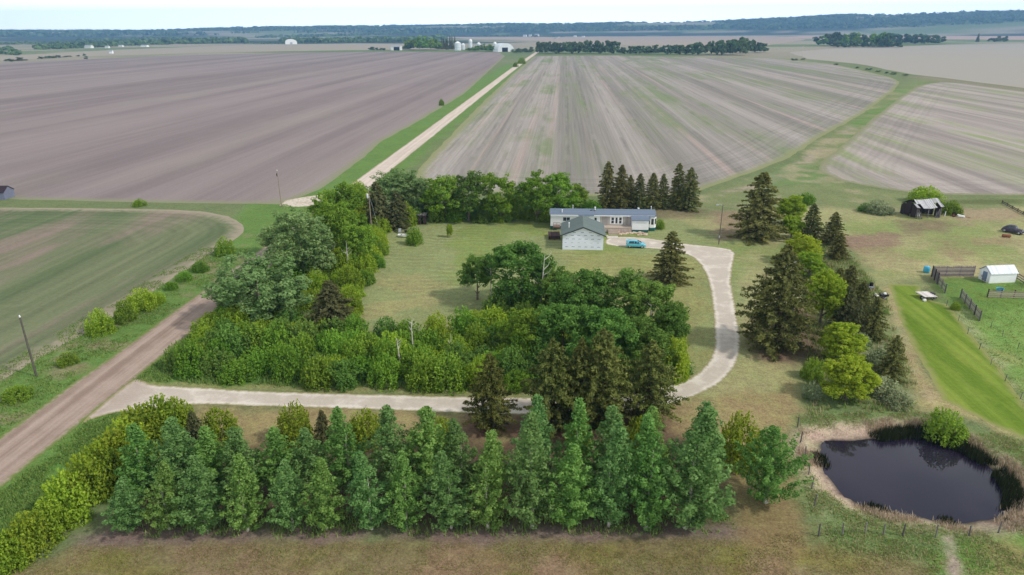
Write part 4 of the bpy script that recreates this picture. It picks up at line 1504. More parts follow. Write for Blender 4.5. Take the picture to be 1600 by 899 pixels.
# ---- far woods: long bands of forest, seen as one mass
def far_woods():
    rng = np.random.default_rng(5)
    Cs, Ns, Ts, Ss = [], [], [], []

    def band(px, n, hpx, spread=0.5):
        """px: polyline of bases (x, y); n clumps; height in photo pixels"""
        pts = np.array(px, float)
        seg = np.linalg.norm(np.diff(pts, axis=0), axis=1)
        cum = np.concatenate([[0], np.cumsum(seg)])
        for i in range(n):
            s = rng.uniform(0, cum[-1])
            x = np.interp(s, cum, pts[:, 0])
            y = np.interp(s, cum, pts[:, 1]) - rng.uniform(0, spread)
            p = at(x, y)
            g0 = gz(p.x, p.y)
            h = .8 * hpx / ppm(p) * rng.uniform(.55, 1.15)
            m = 22
            d = unit(rng, m)
            d[:, 2] = np.abs(d[:, 2])
            C = np.array([p.x, p.y, g0 + h * .35]) + d * np.array([h * .8, h * .8, h * .65]) * rng.uniform(.6, 1, (m, 1))
            C[:, 2] -= rng.uniform(0, h * .3, m)
            Cs.append(C)
            Ns.append(d + unit(rng, m) * .5)
            Ts.append(np.clip(rng.uniform(.1, .8) + rng.normal(size=m) * .1, 0, 1))
            Ss.append(np.full(m, h * .75))
    band([(0, 79), (14, 79), (30, 86)], 40, 8)
    band([(0, 84), (28, 87)], 30, 6)
    band([(0, 70), (90, 69), (130, 68)], 110, 5)
    band([(57, 78), (120, 76), (200, 72), (300, 69), (385, 67)], 330, 9, 2.0)
    band([(120, 66), (250, 62), (385, 66)], 200, 6)
    band([(320, 66), (385, 66)], 60, 9)
    band([(0, 61), (100, 60), (250, 56)], 120, 4)
    band([(440, 67), (520, 67), (640, 65.5), (695, 63)], 300, 9, 1.5)
    band([(400, 60), (480, 59), (640, 57)], 200, 5)
    band([(690, 58), (760, 54), (860, 52), (870, 52)], 160, 4)
    band([(745, 57.8), (812, 57.5)], 60, 3)
    band([(830, 57.8), (868, 58)], 40, 3.5)
    band([(900, 53), (1000, 52), (1100, 51)], 150, 3)
    band([(1068, 47), (1112, 47)], 30, 3.5)
    band([(1130, 50), (1200, 49), (1240, 48)], 80, 3)
    band([(1200, 54), (1340, 50.5), (1400, 50)], 140, 4)
    band([(1400, 48), (1480, 47.3), (1600, 45.5)], 170, 6, 1.5)
    band([(1240, 47), (1330, 46), (1400, 44)], 120, 4, 1.5)
    band([(1000, 47), (1100, 46), (1180, 45.5)], 100, 3)
    band([(380, 69), (470, 68.5), (555, 67.5)], 60, 2.5)
    C, N, T, S = map(np.concatenate, (Cs, Ns, Ts, Ss))
    # scattered crowns along the crest of the hills
    me = leaf_mesh('far_woods', C, N, S, T, L_FAR, rng, .8)
    o = me_obj('far_woods', me)
    tag(o, 'long dark bands of woodland below the hills', kind='stuff')
    # hill forest
    n = 9000
    az = rng.uniform(-50, 44, n)
    D = rng.uniform(5200, 7300, n)
    x, y = np.sin(np.radians(az)) * D, np.cos(np.radians(az)) * D
    keep = fbm(x / 900 + 3, y / 420, 41, 5) > 0.455
    x, y = x[keep], y[keep]
    z = ground_z(x, y)
    m = 6
    k = len(x)
    h = np.repeat(rng.uniform(10, 19, k), m)
    d = unit(rng, k * m)
    d[:, 2] = np.abs(d[:, 2])
    C = np.stack([x, y, z], 1).repeat(m, 0) + d * np.stack([h * 1.6, h * 1.6, h * .8], 1)
    me = leaf_mesh('hill_forest', C, d + unit(rng, k * m) * .4, h * 1.6, np.clip(rng.uniform(0, .7, k).repeat(m), 0, 1), L_FAR, rng, .8)
    o = me_obj('hill_forest', me)
    tag(o, 'forest covering the far hills', kind='stuff')


far_woods()
# ------------------------------------------------------------------ materials for built things
M_WHITE = plain('white vinyl siding', lin(238, 239, 240), 0.6, 0.3, 0.03, 1.0)
M_TRIM = plain('white trim', lin(238, 238, 236), 0.5, 0.3, 0.02, 1.0)
M_SIDING = planks('white lap siding', lin(226, 226, 226), lin(240, 240, 240), 0.22, 'Z', 0.6, 0.10)
M_GREY = planks('weathered grey panel', lin(158, 150, 146), lin(186, 180, 174), 0.3, 'X', 0.85, 0.12)
M_ROOFB = planks('blue grey shingle', lin(106, 118, 136), lin(122, 134, 150), 0.14, 'Y', 0.85, 0.06)
M_ROOFG = planks('green grey shingle', lin(98, 110, 108), lin(114, 125, 121), 0.15, 'Y', 0.85, 0.06)
M_TEAL = plain('teal skirting', lin(34, 96, 92), 0.6, 0.3, 0.08)
M_GLASS = plain('dark window glass', lin(44, 50, 60), 0.08, 0.6, 0.05)
M_DECK = planks('pale deck boards', lin(176, 160, 146), lin(206, 190, 174), 0.16, 'Y', 0.8, 0.12)
M_LATT = planks('pale deck skirting', lin(184, 168, 158), lin(206, 190, 178), 0.14, 'X', 0.8, 0.15)
M_REDW = planks('dark red brown boards', lin(66, 52, 54), lin(92, 72, 70), 0.15, 'X', 0.8, 0.15)
M_BRNW = planks('brown boards', lin(122, 92, 80), lin(150, 116, 100), 0.15, 'Z', 0.8, 0.15)
M_WRAP = plain('white house wrap', lin(238, 241, 254), 0.45, 0.35, 0.03, 0.8)
M_PRINT = plain('blue grey wrap print', lin(104, 116, 142), 0.6, 0.2, 0.05)
M_FASC = plain('dark green fascia', lin(50, 62, 62), 0.6, 0.3, 0.05)
M_CONC = plain('concrete', lin(206, 198, 186), 0.9, 0.15, 0.08)
M_METAL = plain('galvanised metal', lin(176, 180, 184), 0.45, 0.4, 0.08, 2, 0.5)
M_WMETAL = planks('pale ribbed sheet metal', lin(214, 218, 222), lin(232, 234, 236), 0.3, 'X', 0.5, 0.08)
M_BLACK = plain('black rubber', lin(28, 28, 30), 0.8, 0.2, 0.1)
M_DARK = plain('black painted steel', lin(36, 34, 40), 0.5, 0.4, 0.15)
M_RUST = plain('rusty steel', lin(128, 84, 62), 0.85, 0.2, 0.25, 3)
M_OLDW = planks('weathered grey boards', lin(86, 82, 86), lin(136, 130, 128), 0.2, 'X', 0.95, 0.2)
M_OLDR = planks('bleached old roof boards', lin(150, 148, 152), lin(200, 198, 200), 0.25, 'X', 0.9, 0.15)
M_OLDD = planks('dark old boards', lin(52, 46, 46), lin(86, 76, 74), 0.2, 'X', 0.95, 0.2)
M_FENCE = planks('weathered fence boards', lin(102, 92, 96), lin(150, 138, 136), 0.22, 'Z', 0.95, 0.2)
M_POLE = plain('grey wooden pole', lin(150, 136, 120), 0.9, 0.1, 0.15, 2)
M_POLED = plain('dark wooden pole', lin(96, 92, 84), 0.9, 0.1, 0.15, 2)
M_BLUEP = plain('bright blue plastic', lin(72, 172, 206), 0.4, 0.4, 0.06)
M_CAR = plain('light blue car paint', lin(104, 198, 220), 0.28, 0.5, 0.02, 1, 0.15, 0.6)
M_CGLASS = plain('dark car glass', lin(24, 52, 62), 0.06, 0.6, 0.03)
M_RIM = plain('light alloy', lin(196, 204, 208), 0.3, 0.5, 0.05, 1, 0.6)
M_LAMP = plain('clear headlamp', lin(220, 226, 230), 0.1, 0.6, 0.02)
M_REDL = plain('red tail lamp', lin(150, 24, 28), 0.2, 0.5, 0.03)
M_STONE = plain('tan fieldstone', lin(204, 184, 160), 0.9, 0.15, 0.2, 1.5)
M_OLDCAR = plain('faded dark car paint', lin(70, 64, 76), 0.5, 0.35, 0.2, 2)
M_SILO = planks('white silo sheet', lin(206, 212, 218), lin(222, 228, 232), 1.2, 'Z', 0.5, 0.05)
M_BRICK = plain('pinkish soil bed', lin(150, 122, 112), 0.95, 0.1, 0.2)


def anchored(name, a_px, b_px, label, cat, group=None, rz=None):
    """Empty at the ground point a, local x pointing to the ground point b"""
    a, b = at(*a_px), at(*b_px)
    d = b - a
    return empty(name, (a.x, a.y, 0), math.atan2(d.y, d.x) if rz is None else rz, label, cat, group), d.length


# ------------------------------------------------------------------ mobile home
home, hl = anchored('mobile_home', (860, 358), (1014, 358), 'long white mobile home with blue grey roof and a weathered grey middle section', 'mobile home', rz=R(0.6))
E0, RG, DP, LN = 3.35, 4.05, 4.7, 23.0
MB().box(0.02, LN - .02, 0.04, DP - .04, 0, 0.78).build('skirting', M_TEAL, home)
MB().prismx([(0, .72), (DP, .72), (DP, E0), (DP / 2, RG - .06), (0, E0)], 0, LN).build('wall', M_SIDING, home)
rf = MB().prismx([(-.3, E0 - .03), (DP / 2, RG), (DP + .3, E0 - .03), (DP + .3, E0 + .06), (DP / 2, RG + .12), (-.3, E0 + .06)], -.25, LN + .3).build('roof', M_ROOFB, home)
for x, y, h, r in [(2.55, .7, .75, .09), (5.0, 3.6, 1.0, .06), (9.9, 1.7, 0.9, .12), (19.7, 3.2, .45, .16), (22.5, 3.0, .9, .07)]:
    z = E0 + (RG - E0) * (y / (DP / 2) if y < DP / 2 else (DP - y) / (DP / 2))
    MB().lathe([(r, -.1), (r, h * .8), (r * 1.7, h * .8), (r * 1.5, h)], 8, (x, y, z)).build('vent_pipe', M_TRIM, rf)
for x, y in [(8.8, 1.5), (9.6, 1.4)]:
    z = E0 + (RG - E0) * y / (DP / 2)
    MB().box(x, x + .5, y, y + .4, z + .02, z + .24).build('roof_vent', M_FASC, rf)
MB().prismx([(-.55, E0 - .12), (.2, E0 + .14), (.2, E0 + .20), (-.55, E0 - .02)], 6.2, 9.6).build('awning', M_ROOFB, home)
MB().box(-.01, LN + .02, -.34, -.30, E0 - .2, E0 + .03).build('fascia', M_TRIM, home)
MB().box(11.0, 17.9, -.05, .02, .80, E0 - .18).build('weathered_panel', M_GREY, home)
MB().box(8.2, 11.0, -.04, .02, .80, E0 - .18).build('siding_panel', M_WHITE, home)
b = MB()
for k in range(5): b.box(8.6 + .55 * k, 8.65 + .55 * k, -.07, -.03, .9, E0 - .2)
b.build('batten', M_TRIM, home)


def window(x0, x1, z0, z1, y=-.02, parent=home, fr=.07, cols=1, rows=1, out=-1):
    f = MB()
    f.box(x0 - fr, x1 + fr, y - .05, y, z0 - fr, z0).box(x0 - fr, x1 + fr, y - .05, y, z1, z1 + fr)
    f.box(x0 - fr, x0, y - .05, y, z0, z1).box(x1, x1 + fr, y - .05, y, z0, z1)
    for c in range(1, cols):
        xx = x0 + (x1 - x0) * c / cols
        f.box(xx - .03, xx + .03, y - .045, y - .005, z0, z1)
    for r in range(1, rows):
        zz = z0 + (z1 - z0) * r / rows
        f.box(x0, x1, y - .042, y - .008, zz - .03, zz + .03)
    w_ = f.build('window', M_TRIM, parent)
    MB().box(x0, x1, y - .02, y + .01, z0, z1).build('pane', M_GLASS, w_)
    return w_


window(2.8, 4.3, 1.9, 2.75, cols=2)
window(9.75, 10.3, 1.9, 2.75, y=-.045)
# patio unit: two tall windows and a door between, heavy white frames
MB().box(13.2, 16.0, -.10, -.05, 1.25, 3.05).build('patio_surround', M_TRIM, home)
window(13.5, 14.05, 1.5, 2.85, y=-.105, rows=2, fr=.08)
window(15.2, 15.75, 1.5, 2.85, y=-.105, rows=2, fr=.08)
d_ = MB().box(14.3, 14.95, -.14, -.10, 1.28, 2.95).build('patio_door', M_TRIM, home)
MB().box(14.4, 14.85, -.16, -.135, 1.5, 2.85).build('pane', M_GLASS, d_)
# entry wing at the right
wg = MB().box(17.9, 21.5, -2.0, -.052, .62, 2.75).build('entry_wing', M_WHITE, home)
MB().box(17.92, 21.48, -1.96, -.06, 0, .62).build('wing_skirting', M_TEAL, wg)
MB().prismx([(-2.25, 2.70), (-.055, 3.30), (-.055, 3.42), (-2.25, 2.82)], 17.7, 21.7).build('wing_roof', M_ROOFB, wg)
b = MB()
for k in range(7): b.box(17.9, 21.5, -2.02, -1.99, .9 + .26 * k, .915 + .26 * k)
b.build('siding_seam', M_SIDING, wg)
# bay at the right front corner
bay = MB()
o_ = [(21.55, -.02), (22.0, -.75), (22.9, -.75), (23.35, -.02)]
bay.loft([[(x, y, .75) for x, y in o_], [(x, y, E0 - .1) for x, y in o_]])
bay = bay.build('bay', M_TRIM, home)
MB().loft([[(x, y * .95, 0) for x, y in o_], [(x, y * .95, .75) for x, y in o_]]).build('bay_skirting', M_TEAL, bay)
MB().box(22.18, 22.72, -.78, -.74, 1.5, 2.8).build('bay_pane', M_GLASS, bay)
for s in (0, 1):
    a_, c_ = (Vector((21.62, -.13, 0)), Vector((21.93, -.64, 0))) if s == 0 else (Vector((22.97, -.64, 0)), Vector((23.28, -.13, 0)))
    n_ = (c_ - a_).cross(Vector((0, 0, 1))).normalized() * .015
    b = MB()
    b.poly([a_ + n_ + Vector((0, 0, 1.5)), c_ + n_ + Vector((0, 0, 1.5)), c_ + n_ + Vector((0, 0, 2.8)), a_ + n_ + Vector((0, 0, 2.8))])
    b.build('bay_pane', M_GLASS, bay)
MB().loft([[(x + (x - 22.45) * .1, y * 1.25 - .02, E0 - .12) for x, y in o_], [(x + (x - 22.45) * .1, y * 1.25 - .02, E0 - .02) for x, y in o_]]).build('bay_roof', M_ROOFB, bay)
# deck with stairs
dk = MB().box(11.2, 17.85, -2.3, -.06, .98, 1.10).build('deck', M_DECK, home)
MB().box(11.25, 17.8, -2.26, -2.2, 0, .98).build('deck_skirting', M_LATT, dk)
MB().box(11.25, 11.31, -2.18, -.1, 0, .98).build('deck_skirting', M_LATT, dk)
st = MB()
for k in range(5): st.box(12.7, 14.8, -2.32 - .32 * (k + 1), -2.32 - .32 * k, 0, .98 - .19 * k - .19)
st.build('stairs', M_DECK, home)
# brown landing on the left
ld = MB().box(.6, 2.2, -1.3, -.06, .72, .82).build('side_landing', M_BRNW, home)
b = MB()
for x in (.62, 1.4, 2.14): b.box(x, x + .07, -1.29, -1.22, 0, 1.75)
b.box(.69, 1.4, -1.27, -1.23, 1.2, 1.35).box(1.47, 2.14, -1.27, -1.23, 1.2, 1.35)
b.box(.6, 2.23, -1.31, -1.20, 1.752, 1.82)
b.build('railing', M_BRNW, ld)
# pad and rock bed
pd, _ = anchored('concrete_pad', (949, 373), (966, 373), 'pale concrete pad at the foot of the deck stairs', 'pad')
MB().box(0, 2.4, 0, 1.7, 0, .1).build('slab', M_CONC, pd)
MB().box(-.15, 0.35, 1.2, 1.72, 0.1, .22).build('step', M_CONC, pd)
bedp = [at(x, y) for x, y in [(965, 365), (1010, 366), (1008, 358), (963, 358)]]
b = MB()
b.loft([[(p.x, p.y, 0) for p in bedp], [(p.x, p.y, .06) for p in bedp]])
tag(b.build('soil_bed', M_BRICK), 'pinkish soil bed between the deck and the fieldstones', 'bed')
ROCKS = []
for s in range(4):
    bm = bmesh.new()
    bmesh.ops.create_icosphere(bm, subdivisions=2, radius=.32)
    rr = random.Random(60 + s)
    for v in bm.verts:
        k = 0.82 + 0.3 * rr.random()
        v.co = Vector((v.co.x * k * 1.15, v.co.y * k, v.co.z * k * .75))
    me = bpy.data.meshes.new('fieldstone')
    bm.to_mesh(me)
    bm.free()
    me.materials.append(M_STONE)
    ROCKS.append(me)
for i in range(34):
    p = at(966 + (1011 - 966) * ((i * .618) % 1), 364 + 4.2 * ((i * .37) % 1))
    o = me_obj('fieldstone', ROCKS[i % 4])
    o.location = (p.x, p.y, .12)
    o.rotation_euler = (0, 0, i * 1.7)
    o.scale = [rnd.uniform(.6, 1.15)] * 3
    tag(o, 'pale tan fieldstone in the rock border before the mobile home deck', 'stone', 'fieldstones of the rock border')

# ------------------------------------------------------------------ garage
gar, gl = anchored('garage', (878.7, 390), (942, 390), 'unfinished garage in printed white house wrap with a green grey gable roof', 'garage', rz=R(-0.4))
GW, GD, GE, GR = 8.2, 8.6, 3.15, 4.75
MB().prism([(0, 0), (GW, 0), (GW, GE), (GW / 2, GR - .05), (0, GE)], 0, GD).build('wall', M_WRAP, gar)
rf = MB().prism([(-.45, GE - .16), (GW / 2, GR + .02), (GW + .45, GE - .16), (GW + .45, GE - .02), (GW / 2, GR + .16), (-.45, GE - .02)], -.45, GD + .4).build('roof', M_ROOFG, gar)
fb = MB()
for s in (-1, 1):
    x0 = GW / 2 + s * (GW / 2 + .45)
    fb.poly([(x0, -.47, GE - .24), (GW / 2, -.47, GR - .06), (GW / 2, -.47, GR + .13), (x0, -.47, GE - .05)])
fb.build('fascia', M_FASC, rf)
MB().lathe([(.22, -.25), (.22, -.05), (.09, -.02), (.09, .95), (.16, .95), (.14, 1.1)], 10, (1.25, 3.0, GE + .62)).build('flue', M_TRIM, rf)
pr = MB()
for row, (z, n, x0, x1) in enumerate([(.55, 6, .55, 7.0), (1.45, 6, .4, 6.9), (2.2, 6, .6, 7.0), (2.95, 6, .3, 6.9), (3.55, 3, 2.0, 5.2)]):
    for k in range(n):
        x = x0 + (x1 - x0) * k / max(1, n - 1)
        ln = .62 if row != 1 else .45
        for q in range(4):
            xx = x + ln * q / 4
            hh = (.11, .15, .12, .14)[q] * (.6 if row == 1 else 1)
            pr.poly([(xx, -.004, z), (xx + ln * .2, -.004, z + .015), (xx + ln * .2 + .02, -.004, z + hh), (xx + .02, -.004, z + hh - .02)])
pr.build('wrap_print', M_PRINT, gar)
sm = MB()
for z in (.95, 1.85, 2.6): sm.box(0, GW, -.003, .001, z, z + .012)
sm.build('wrap_seam', plain('wrap seam', lin(188, 200, 216), .6, .2, .02), gar)
ld_, _ = anchored('low_deck', (857, 375), (876, 375), 'dark red brown low deck at the left side of the garage', 'deck')
MB().box(0, 2.5, 0, 3.6, .72, .84).build('deck_top', M_REDW, ld_)
b = MB()
for x in (.05, 1.2, 2.35):
    for y in (.05, 3.4): b.box(x, x + .12, y, y + .12, 0, .72)
b.build('posts', M_OLDD, ld_)
MB().box(0.02, 2.48, .2, .24, .1, .7).build('side_board', M_REDW, ld_)


# ------------------------------------------------------------------ hatchback
def car_wheel(parent, x, y, r=.31, wd=.2, rim=M_RIM):
    w_ = MB()
    s = [(r * .98, -wd / 2), (r, -wd / 4), (r, wd / 4), (r * .98, wd / 2)]
    n = 18
    rings = [[(x + rr * math.cos(2 * math.pi * k / n), y + yy, r + rr * math.sin(2 * math.pi * k / n)) for k in range(n)] for rr, yy in [(r * .62, -wd / 2), *s, (r * .62, wd / 2)]]
    w_.loft(rings)
    wo = w_.build('wheel', M_BLACK, parent, smooth_=True)
    h = MB()
    n = 14
    for sy in (-1, 1):
        h.loft([[(x + rr * math.cos(2 * math.pi * k / n), y + sy * yy, r + rr * math.sin(2 * math.pi * k / n)) for k in range(n)] for rr, yy in [(r * .66, wd / 2 + .004), (r * .6, wd / 2 + .015), (r * .15, wd / 2 + .02)]])
    h.build('rim', rim, wo, smooth_=True)
    return wo


def hatchback(p, rz):
    c = empty('parked_car', (p.x, p.y, 0), rz, 'light blue hatchback parked on the gravel between the garage and the lone spruce', 'car')
    # stations along x (rear to front): bottom z, belt z, top z, half width at belt, half width at top
    S = [(-1.95, .42, .80, .92, .66, .60), (-1.90, .30, .86, 1.18, .78, .64), (-1.68, .24, .88, 1.40, .83, .60), (-1.2, .22, .89, 1.50, .85, .60), (-.4, .20, .90, 1.53, .85, .60),
         (.22, .20, .90, 1.47, .85, .60), (.68, .20, .90, 1.26, .85, .63), (1.16, .20, .90, .99, .84, .70), (1.5, .22, .84, .90, .82, .66), (1.85, .26, .70, .76, .74, .58), (1.98, .34, .56, .62, .60, .50)]
    rings = []
    for x, zb, zl, zt, wb, wt in S:
        rings.append([(x, -wb * .9, zb), (x, -wb, (zb + zl) * .5), (x, -wb * .985, zl), (x, -wt - .01, zt - .05), (x, -wt * .8, zt), (x, wt * .8, zt), (x, wt + .01, zt - .05), (x, wb * .985, zl), (x, wb, (zb + zl) * .5), (x, wb * .9, zb)])
    body = MB().loft(rings).build('body', M_CAR, c, smooth_=True)
    for sy in (-1, 1):
        for poly in ([(-1.55, .95), (-.40, .94), (-.40, 1.44), (-1.32, 1.41)], [(-.34, .94), (.98, .94), (.36, 1.36), (-.34, 1.44)]):
            pts = []
            for x, z in poly:
                xs_ = [s[0] for s in S]
                zl, zt = np.interp(x, xs_, [s[2] for s in S]), np.interp(x, xs_, [s[3] for s in S]) - .05
                wb, wt = np.interp(x, xs_, [s[4] for s in S]) * .985, np.interp(x, xs_, [s[5] for s in S]) + .01
                t = (z - zl) / max(.05, zt - zl)
                pts.append((x, sy * (wb + (wt - wb) * t + .012), z))
            MB().poly(pts).build('side_window', M_CGLASS, c)
        MB().box(.55, .72, sy * .88 - .07, sy * .88 + .07, .95, 1.08).build('mirror', M_CAR, c, bevel=.02)
        MB().poly([(1.62, sy * .72, .62), (1.95, sy * .56, .56), (1.92, sy * .52, .68), (1.55, sy * .74, .78)] if True else []).build('headlight', M_LAMP, c)
        MB().box(-1.945, -1.80, sy * .70 - .06, sy * .70 + .06, .82, 1.12).build('taillight', M_REDL, c, bevel=.015)
        MB().box(-1.25, .95, sy * .845 - .02, sy * .845 + .02, .20, .30).build('sill', M_BLACK, c)
    MB().poly([(1.12, -.62, 1.035), (1.12, .62, 1.035), (.30, .50, 1.452), (.30, -.50, 1.452)]).build('windscreen', M_CGLASS, c)
    MB().poly([(-1.915, -.52, 1.02), (-1.915, .52, 1.02), (-1.80, .50, 1.38), (-1.80, -.50, 1.38)]).build('rear_window', M_CGLASS, c)
    MB().box(-1.98, -1.62, -.55, .55, 1.47, 1.52).build('spoiler', M_CAR, c, bevel=.01)
    MB().box(1.9, 2.02, -.55, .55, .34, .48).build('grille', M_BLACK, c, bevel=.02)
    for x in (-1.22, 1.24):
        for y in (-.74, .74): car_wheel(c, x, y)
    return c


cp = at(993.2, 386.3)
hatchback(cp, R(-3))

# ------------------------------------------------------------------ poles
def pole(bx, by, ty, label, mat=M_POLE, r=.13, kind=''):
    p = at(bx, by)
    h = tall(p, bx, ty)
    e = empty('light_pole' if kind == 'light' else 'utility_pole', (p.x, p.y, 0), 0, label, 'pole')
    MB().tube([(0, 0, -.2), (0, 0, h * .5), (0, 0, h)], [r, r * .85, r * .65], 9).build('shaft', mat, e, smooth_=True)
    if kind == 'transformer':
        MB().lathe([(.02, -.05), (.24, 0), (.27, .1), (.27, .9), (.2, 1.0), (.03, 1.02)], 12, (-.32, -.1, h - 1.9)).build('transformer', plain('pale grey transformer', lin(206, 208, 210), .5, .3, .03), e, smooth_=True)
        MB().tube([(0, 0, h - .9), (2.1, -.5, .3)], .02, 4).build('guy_wire', M_METAL, e)
        MB().lathe([(.03, 0), (.06, .08), (.03, .2)], 8, (0, 0, h)).build('insulator', M_TRIM, e)
    elif kind == 'light':
        b = MB()
        b.tube([(0, 0, h - .15), (-.5, 0, h + .15), (-1.0, 0, h + .12)], .04, 6)
        b.build('lamp_arm', M_METAL, e)
        MB().lathe([(.05, .1), (.22, .05), (.26, -.12), (.1, -.16)], 10, (-1.1, 0, h + .08)).build('lamp_head', M_METAL, e, smooth_=True)
        MB().box(-.18, .05, -.2, -.12, 1.4, 1.9).build('meter_box', M_METAL, e)
    elif kind == 'cross':
        MB().lathe([(.05, 0), (.08, .1), (.05, .35), (.02, .4)], 8, (0, 0, h)).build('insulator', M_TRIM, e)
        MB().box(-.28, -.1, -.1, .1, h - 1.3, h - .6).build('cutout', M_DARK, e)
    else:
        MB().lathe([(.06, 0), (.10, .08), (.06, .3), (.02, .34)], 8, (0, 0, h)).build('insulator', M_TRIM, e)
    return e


pole(57, 588, 491, 'dark utility pole on the road bank at the left of the gravel road', M_POLED, .15)
pole(440, 323, 267, 'slim utility pole at the field approach beside the tilled field', M_POLE, .13, 'cross')
pole(581, 366, 296, 'utility pole with a white transformer among the dark spruces', M_POLE, .15, 'transformer')
pole(1123, 382, 320, 'light pole standing in the yard beside the big dark spruce', M_POLED, .10, 'light')

# ------------------------------------------------------------------ things on the lawn
e, _ = anchored('wooden_hut', (654, 351), (667, 351), 'small dark wooden hut with a flat roof at the back hedge', 'hut')
MB().box(0, .08, 0, 1.7, 0, 2.2).box(1.62, 1.7, 0, 1.7, 0, 2.2).box(.08, 1.62, 1.62, 1.7, 0, 2.2).box(.08, .55, 0, .08, 0, 2.2).box(1.15, 1.62, 0, .08, 0, 2.2).box(.55, 1.15, 0, .08, 1.85, 2.2).build('wall', M_REDW, e)
MB().box(-.2, 1.9, -.3, 1.9, 2.2, 2.34).build('roof', M_OLDW, e)
MB().box(.1, 1.6, .1, 1.6, .02, .1).build('floor', M_OLDD, e)
e, _ = anchored('small_boat', (621, 370), (639, 371), 'small white boat lying on the lawn beside the green bush', 'boat')
b = MB()
rings = []
for x, w_, z0, z1 in [(0, .35, .12, .55), (.25, .55, .06, .55), (1.2, .68, .04, .55), (2.0, .5, .08, .58), (2.5, .16, .2, .64), (2.62, .03, .4, .66)]:
    rings.append([(x, -w_, z1), (x, -w_ * .8, z0 + .1), (x, 0, z0), (x, w_ * .8, z0 + .1), (x, w_, z1), (x, w_ * .88, z1), (x, w_ * .7, z0 + .16), (x, 0, z0 + .1), (x, -w_ * .7, z0 + .16), (x, -w_ * .88, z1)])
b.loft(rings).build('hull', M_TRIM, e, smooth_=True)
MB().box(.7, .95, -.5, .5, .38, .43).box(1.6, 1.8, -.42, .42, .40, .45).build('bench', M_OLDD, e)
e, _ = anchored('lawn_chair', (622, 366), (626, 366), 'grey folding lawn chair behind the white boat', 'chair')
MB().box(0, .6, 0, .55, .38, .43).build('seat', M_METAL, e)
b = MB()
b.poly([(0, .55, .43), (.6, .55, .43), (.6, .85, 1.05), (0, .85, 1.05)]).poly([(0, .59, .43), (.6, .59, .43), (.6, .89, 1.05), (0, .89, 1.05)])
b.build('backrest', M_METAL, e)
for x in (.03, .57):
    MB().bar((x, 0, 0), (x, .5, .4), .04).build('leg', M_METAL, e)
    MB().bar((x, .6, 0), (x, .1, .4), .04).build('leg', M_METAL, e)
e, _ = anchored('wheelbarrow', (632, 365), (639, 365), 'black wheelbarrow between the white boat and the hedge', 'wheelbarrow')
MB().loft([[(.1, 0, .3), (.8, .05, .3), (.8, .5, .3), (.1, .55, .3)], [(-.05, -.1, .62), (1.05, -.06, .58), (1.05, .62, .58), (-.05, .66, .62)]]).build('tray', M_DARK, e)
car_wheel(e, 1.1, .27, .18, .09, M_METAL)
for y in (.05, .5): MB().bar((1.1, .27 + (y - .27) * .3, .2), (-.8, y, .55), .04).build('handle', M_POLE, e)
for y in (.05, .5): MB().bar((.2, y, .34), (.1, y, 0), .04).build('leg', M_DARK, e)


# ------------------------------------------------------------------ gabled sheds
def gable(name, a, b_, depth, wallh, ridge, label, cat, wm, rm, over=.25, group=None, axis='x', doors=()):
    """ridge along local x ('x') or local y ('y')"""
    e, L = anchored(name, a, b_, label, cat, group)
    if axis == 'x':
        MB().prismx([(0, 0), (depth, 0), (depth, wallh), (depth / 2, ridge - .04), (0, wallh)], 0, L).build('wall', wm, e)
        s = (ridge - wallh) / (depth / 2)
        MB().prismx([(-over, wallh - s * over), (depth / 2, ridge), (depth + over, wallh - s * over), (depth + over, wallh - s * over + .1), (depth / 2, ridge + .1), (-over, wallh - s * over + .1)], -over, L + over).build('roof', rm, e)
    else:
        MB().prism([(0, 0), (L, 0), (L, wallh), (L / 2, ridge - .04), (0, wallh)], 0, depth).build('wall', wm, e)
        s = (ridge - wallh) / (L / 2)
        MB().prism([(-over, wallh - s * over), (L / 2, ridge), (L + over, wallh - s * over), (L + over, wallh - s * over + .1), (L / 2, ridge + .1), (-over, wallh - s * over + .1)], -over, depth + over).build('roof', rm, e)
    for x0, x1, z0, z1, nm, mm in doors:
        MB().box(x0 * L, x1 * L, -.05, .02, z0, z1).build(nm, mm, e)
    return e, L


# white shed in the corral (ridge along x, door in the left gable)
e, L = gable('garden_shed', (1545, 443), (1586, 441.5), 2.6, 1.75, 2.75, 'small white shed with a pale metal roof inside the corral', 'shed', M_WHITE, M_WMETAL, .15)
MB().box(-.06, .0, .75, 1.75, .1, 1.75).build('door', plain('blue grey door', lin(116, 132, 158), .5, .3, .05), e)
b = MB()
b.bar((-.16, -.16, 1.72), (-.16, 1.3, 2.78), .09).bar((-.16, 2.76, 1.72), (-.16, 1.3, 2.78), .09)
b.build('barge_board', plain('lilac grey barge board', lin(140, 140, 160), .5, .3, .05), e)
MB().bar((-.5, .2, 0), (-1.1, .8, 1.3), .5, .06).build('leaning_panel', M_OLDW, e)
# small shed hidden among the maples
gable('small_shed', (1232, 430), (1247, 430), 3.2, 2.1, 3.1, 'small white shed with a slate blue roof half hidden behind the largest spruce', 'shed', M_TRIM, plain('slate blue roof', lin(76, 82, 112), .7, .2, .06), .2, axis='y')
# old building cut off by the left edge
gable('old_granary', (-32, 313), (8, 312.5), 4.2, 2.0, 3.3, 'grey old granary with a dark roof at the left edge of the tilled field', 'granary', plain('blue grey boards', lin(116, 120, 138), .9, .1, .15), plain('dark shingles', lin(58, 48, 56), .9, .1, .15), .2)

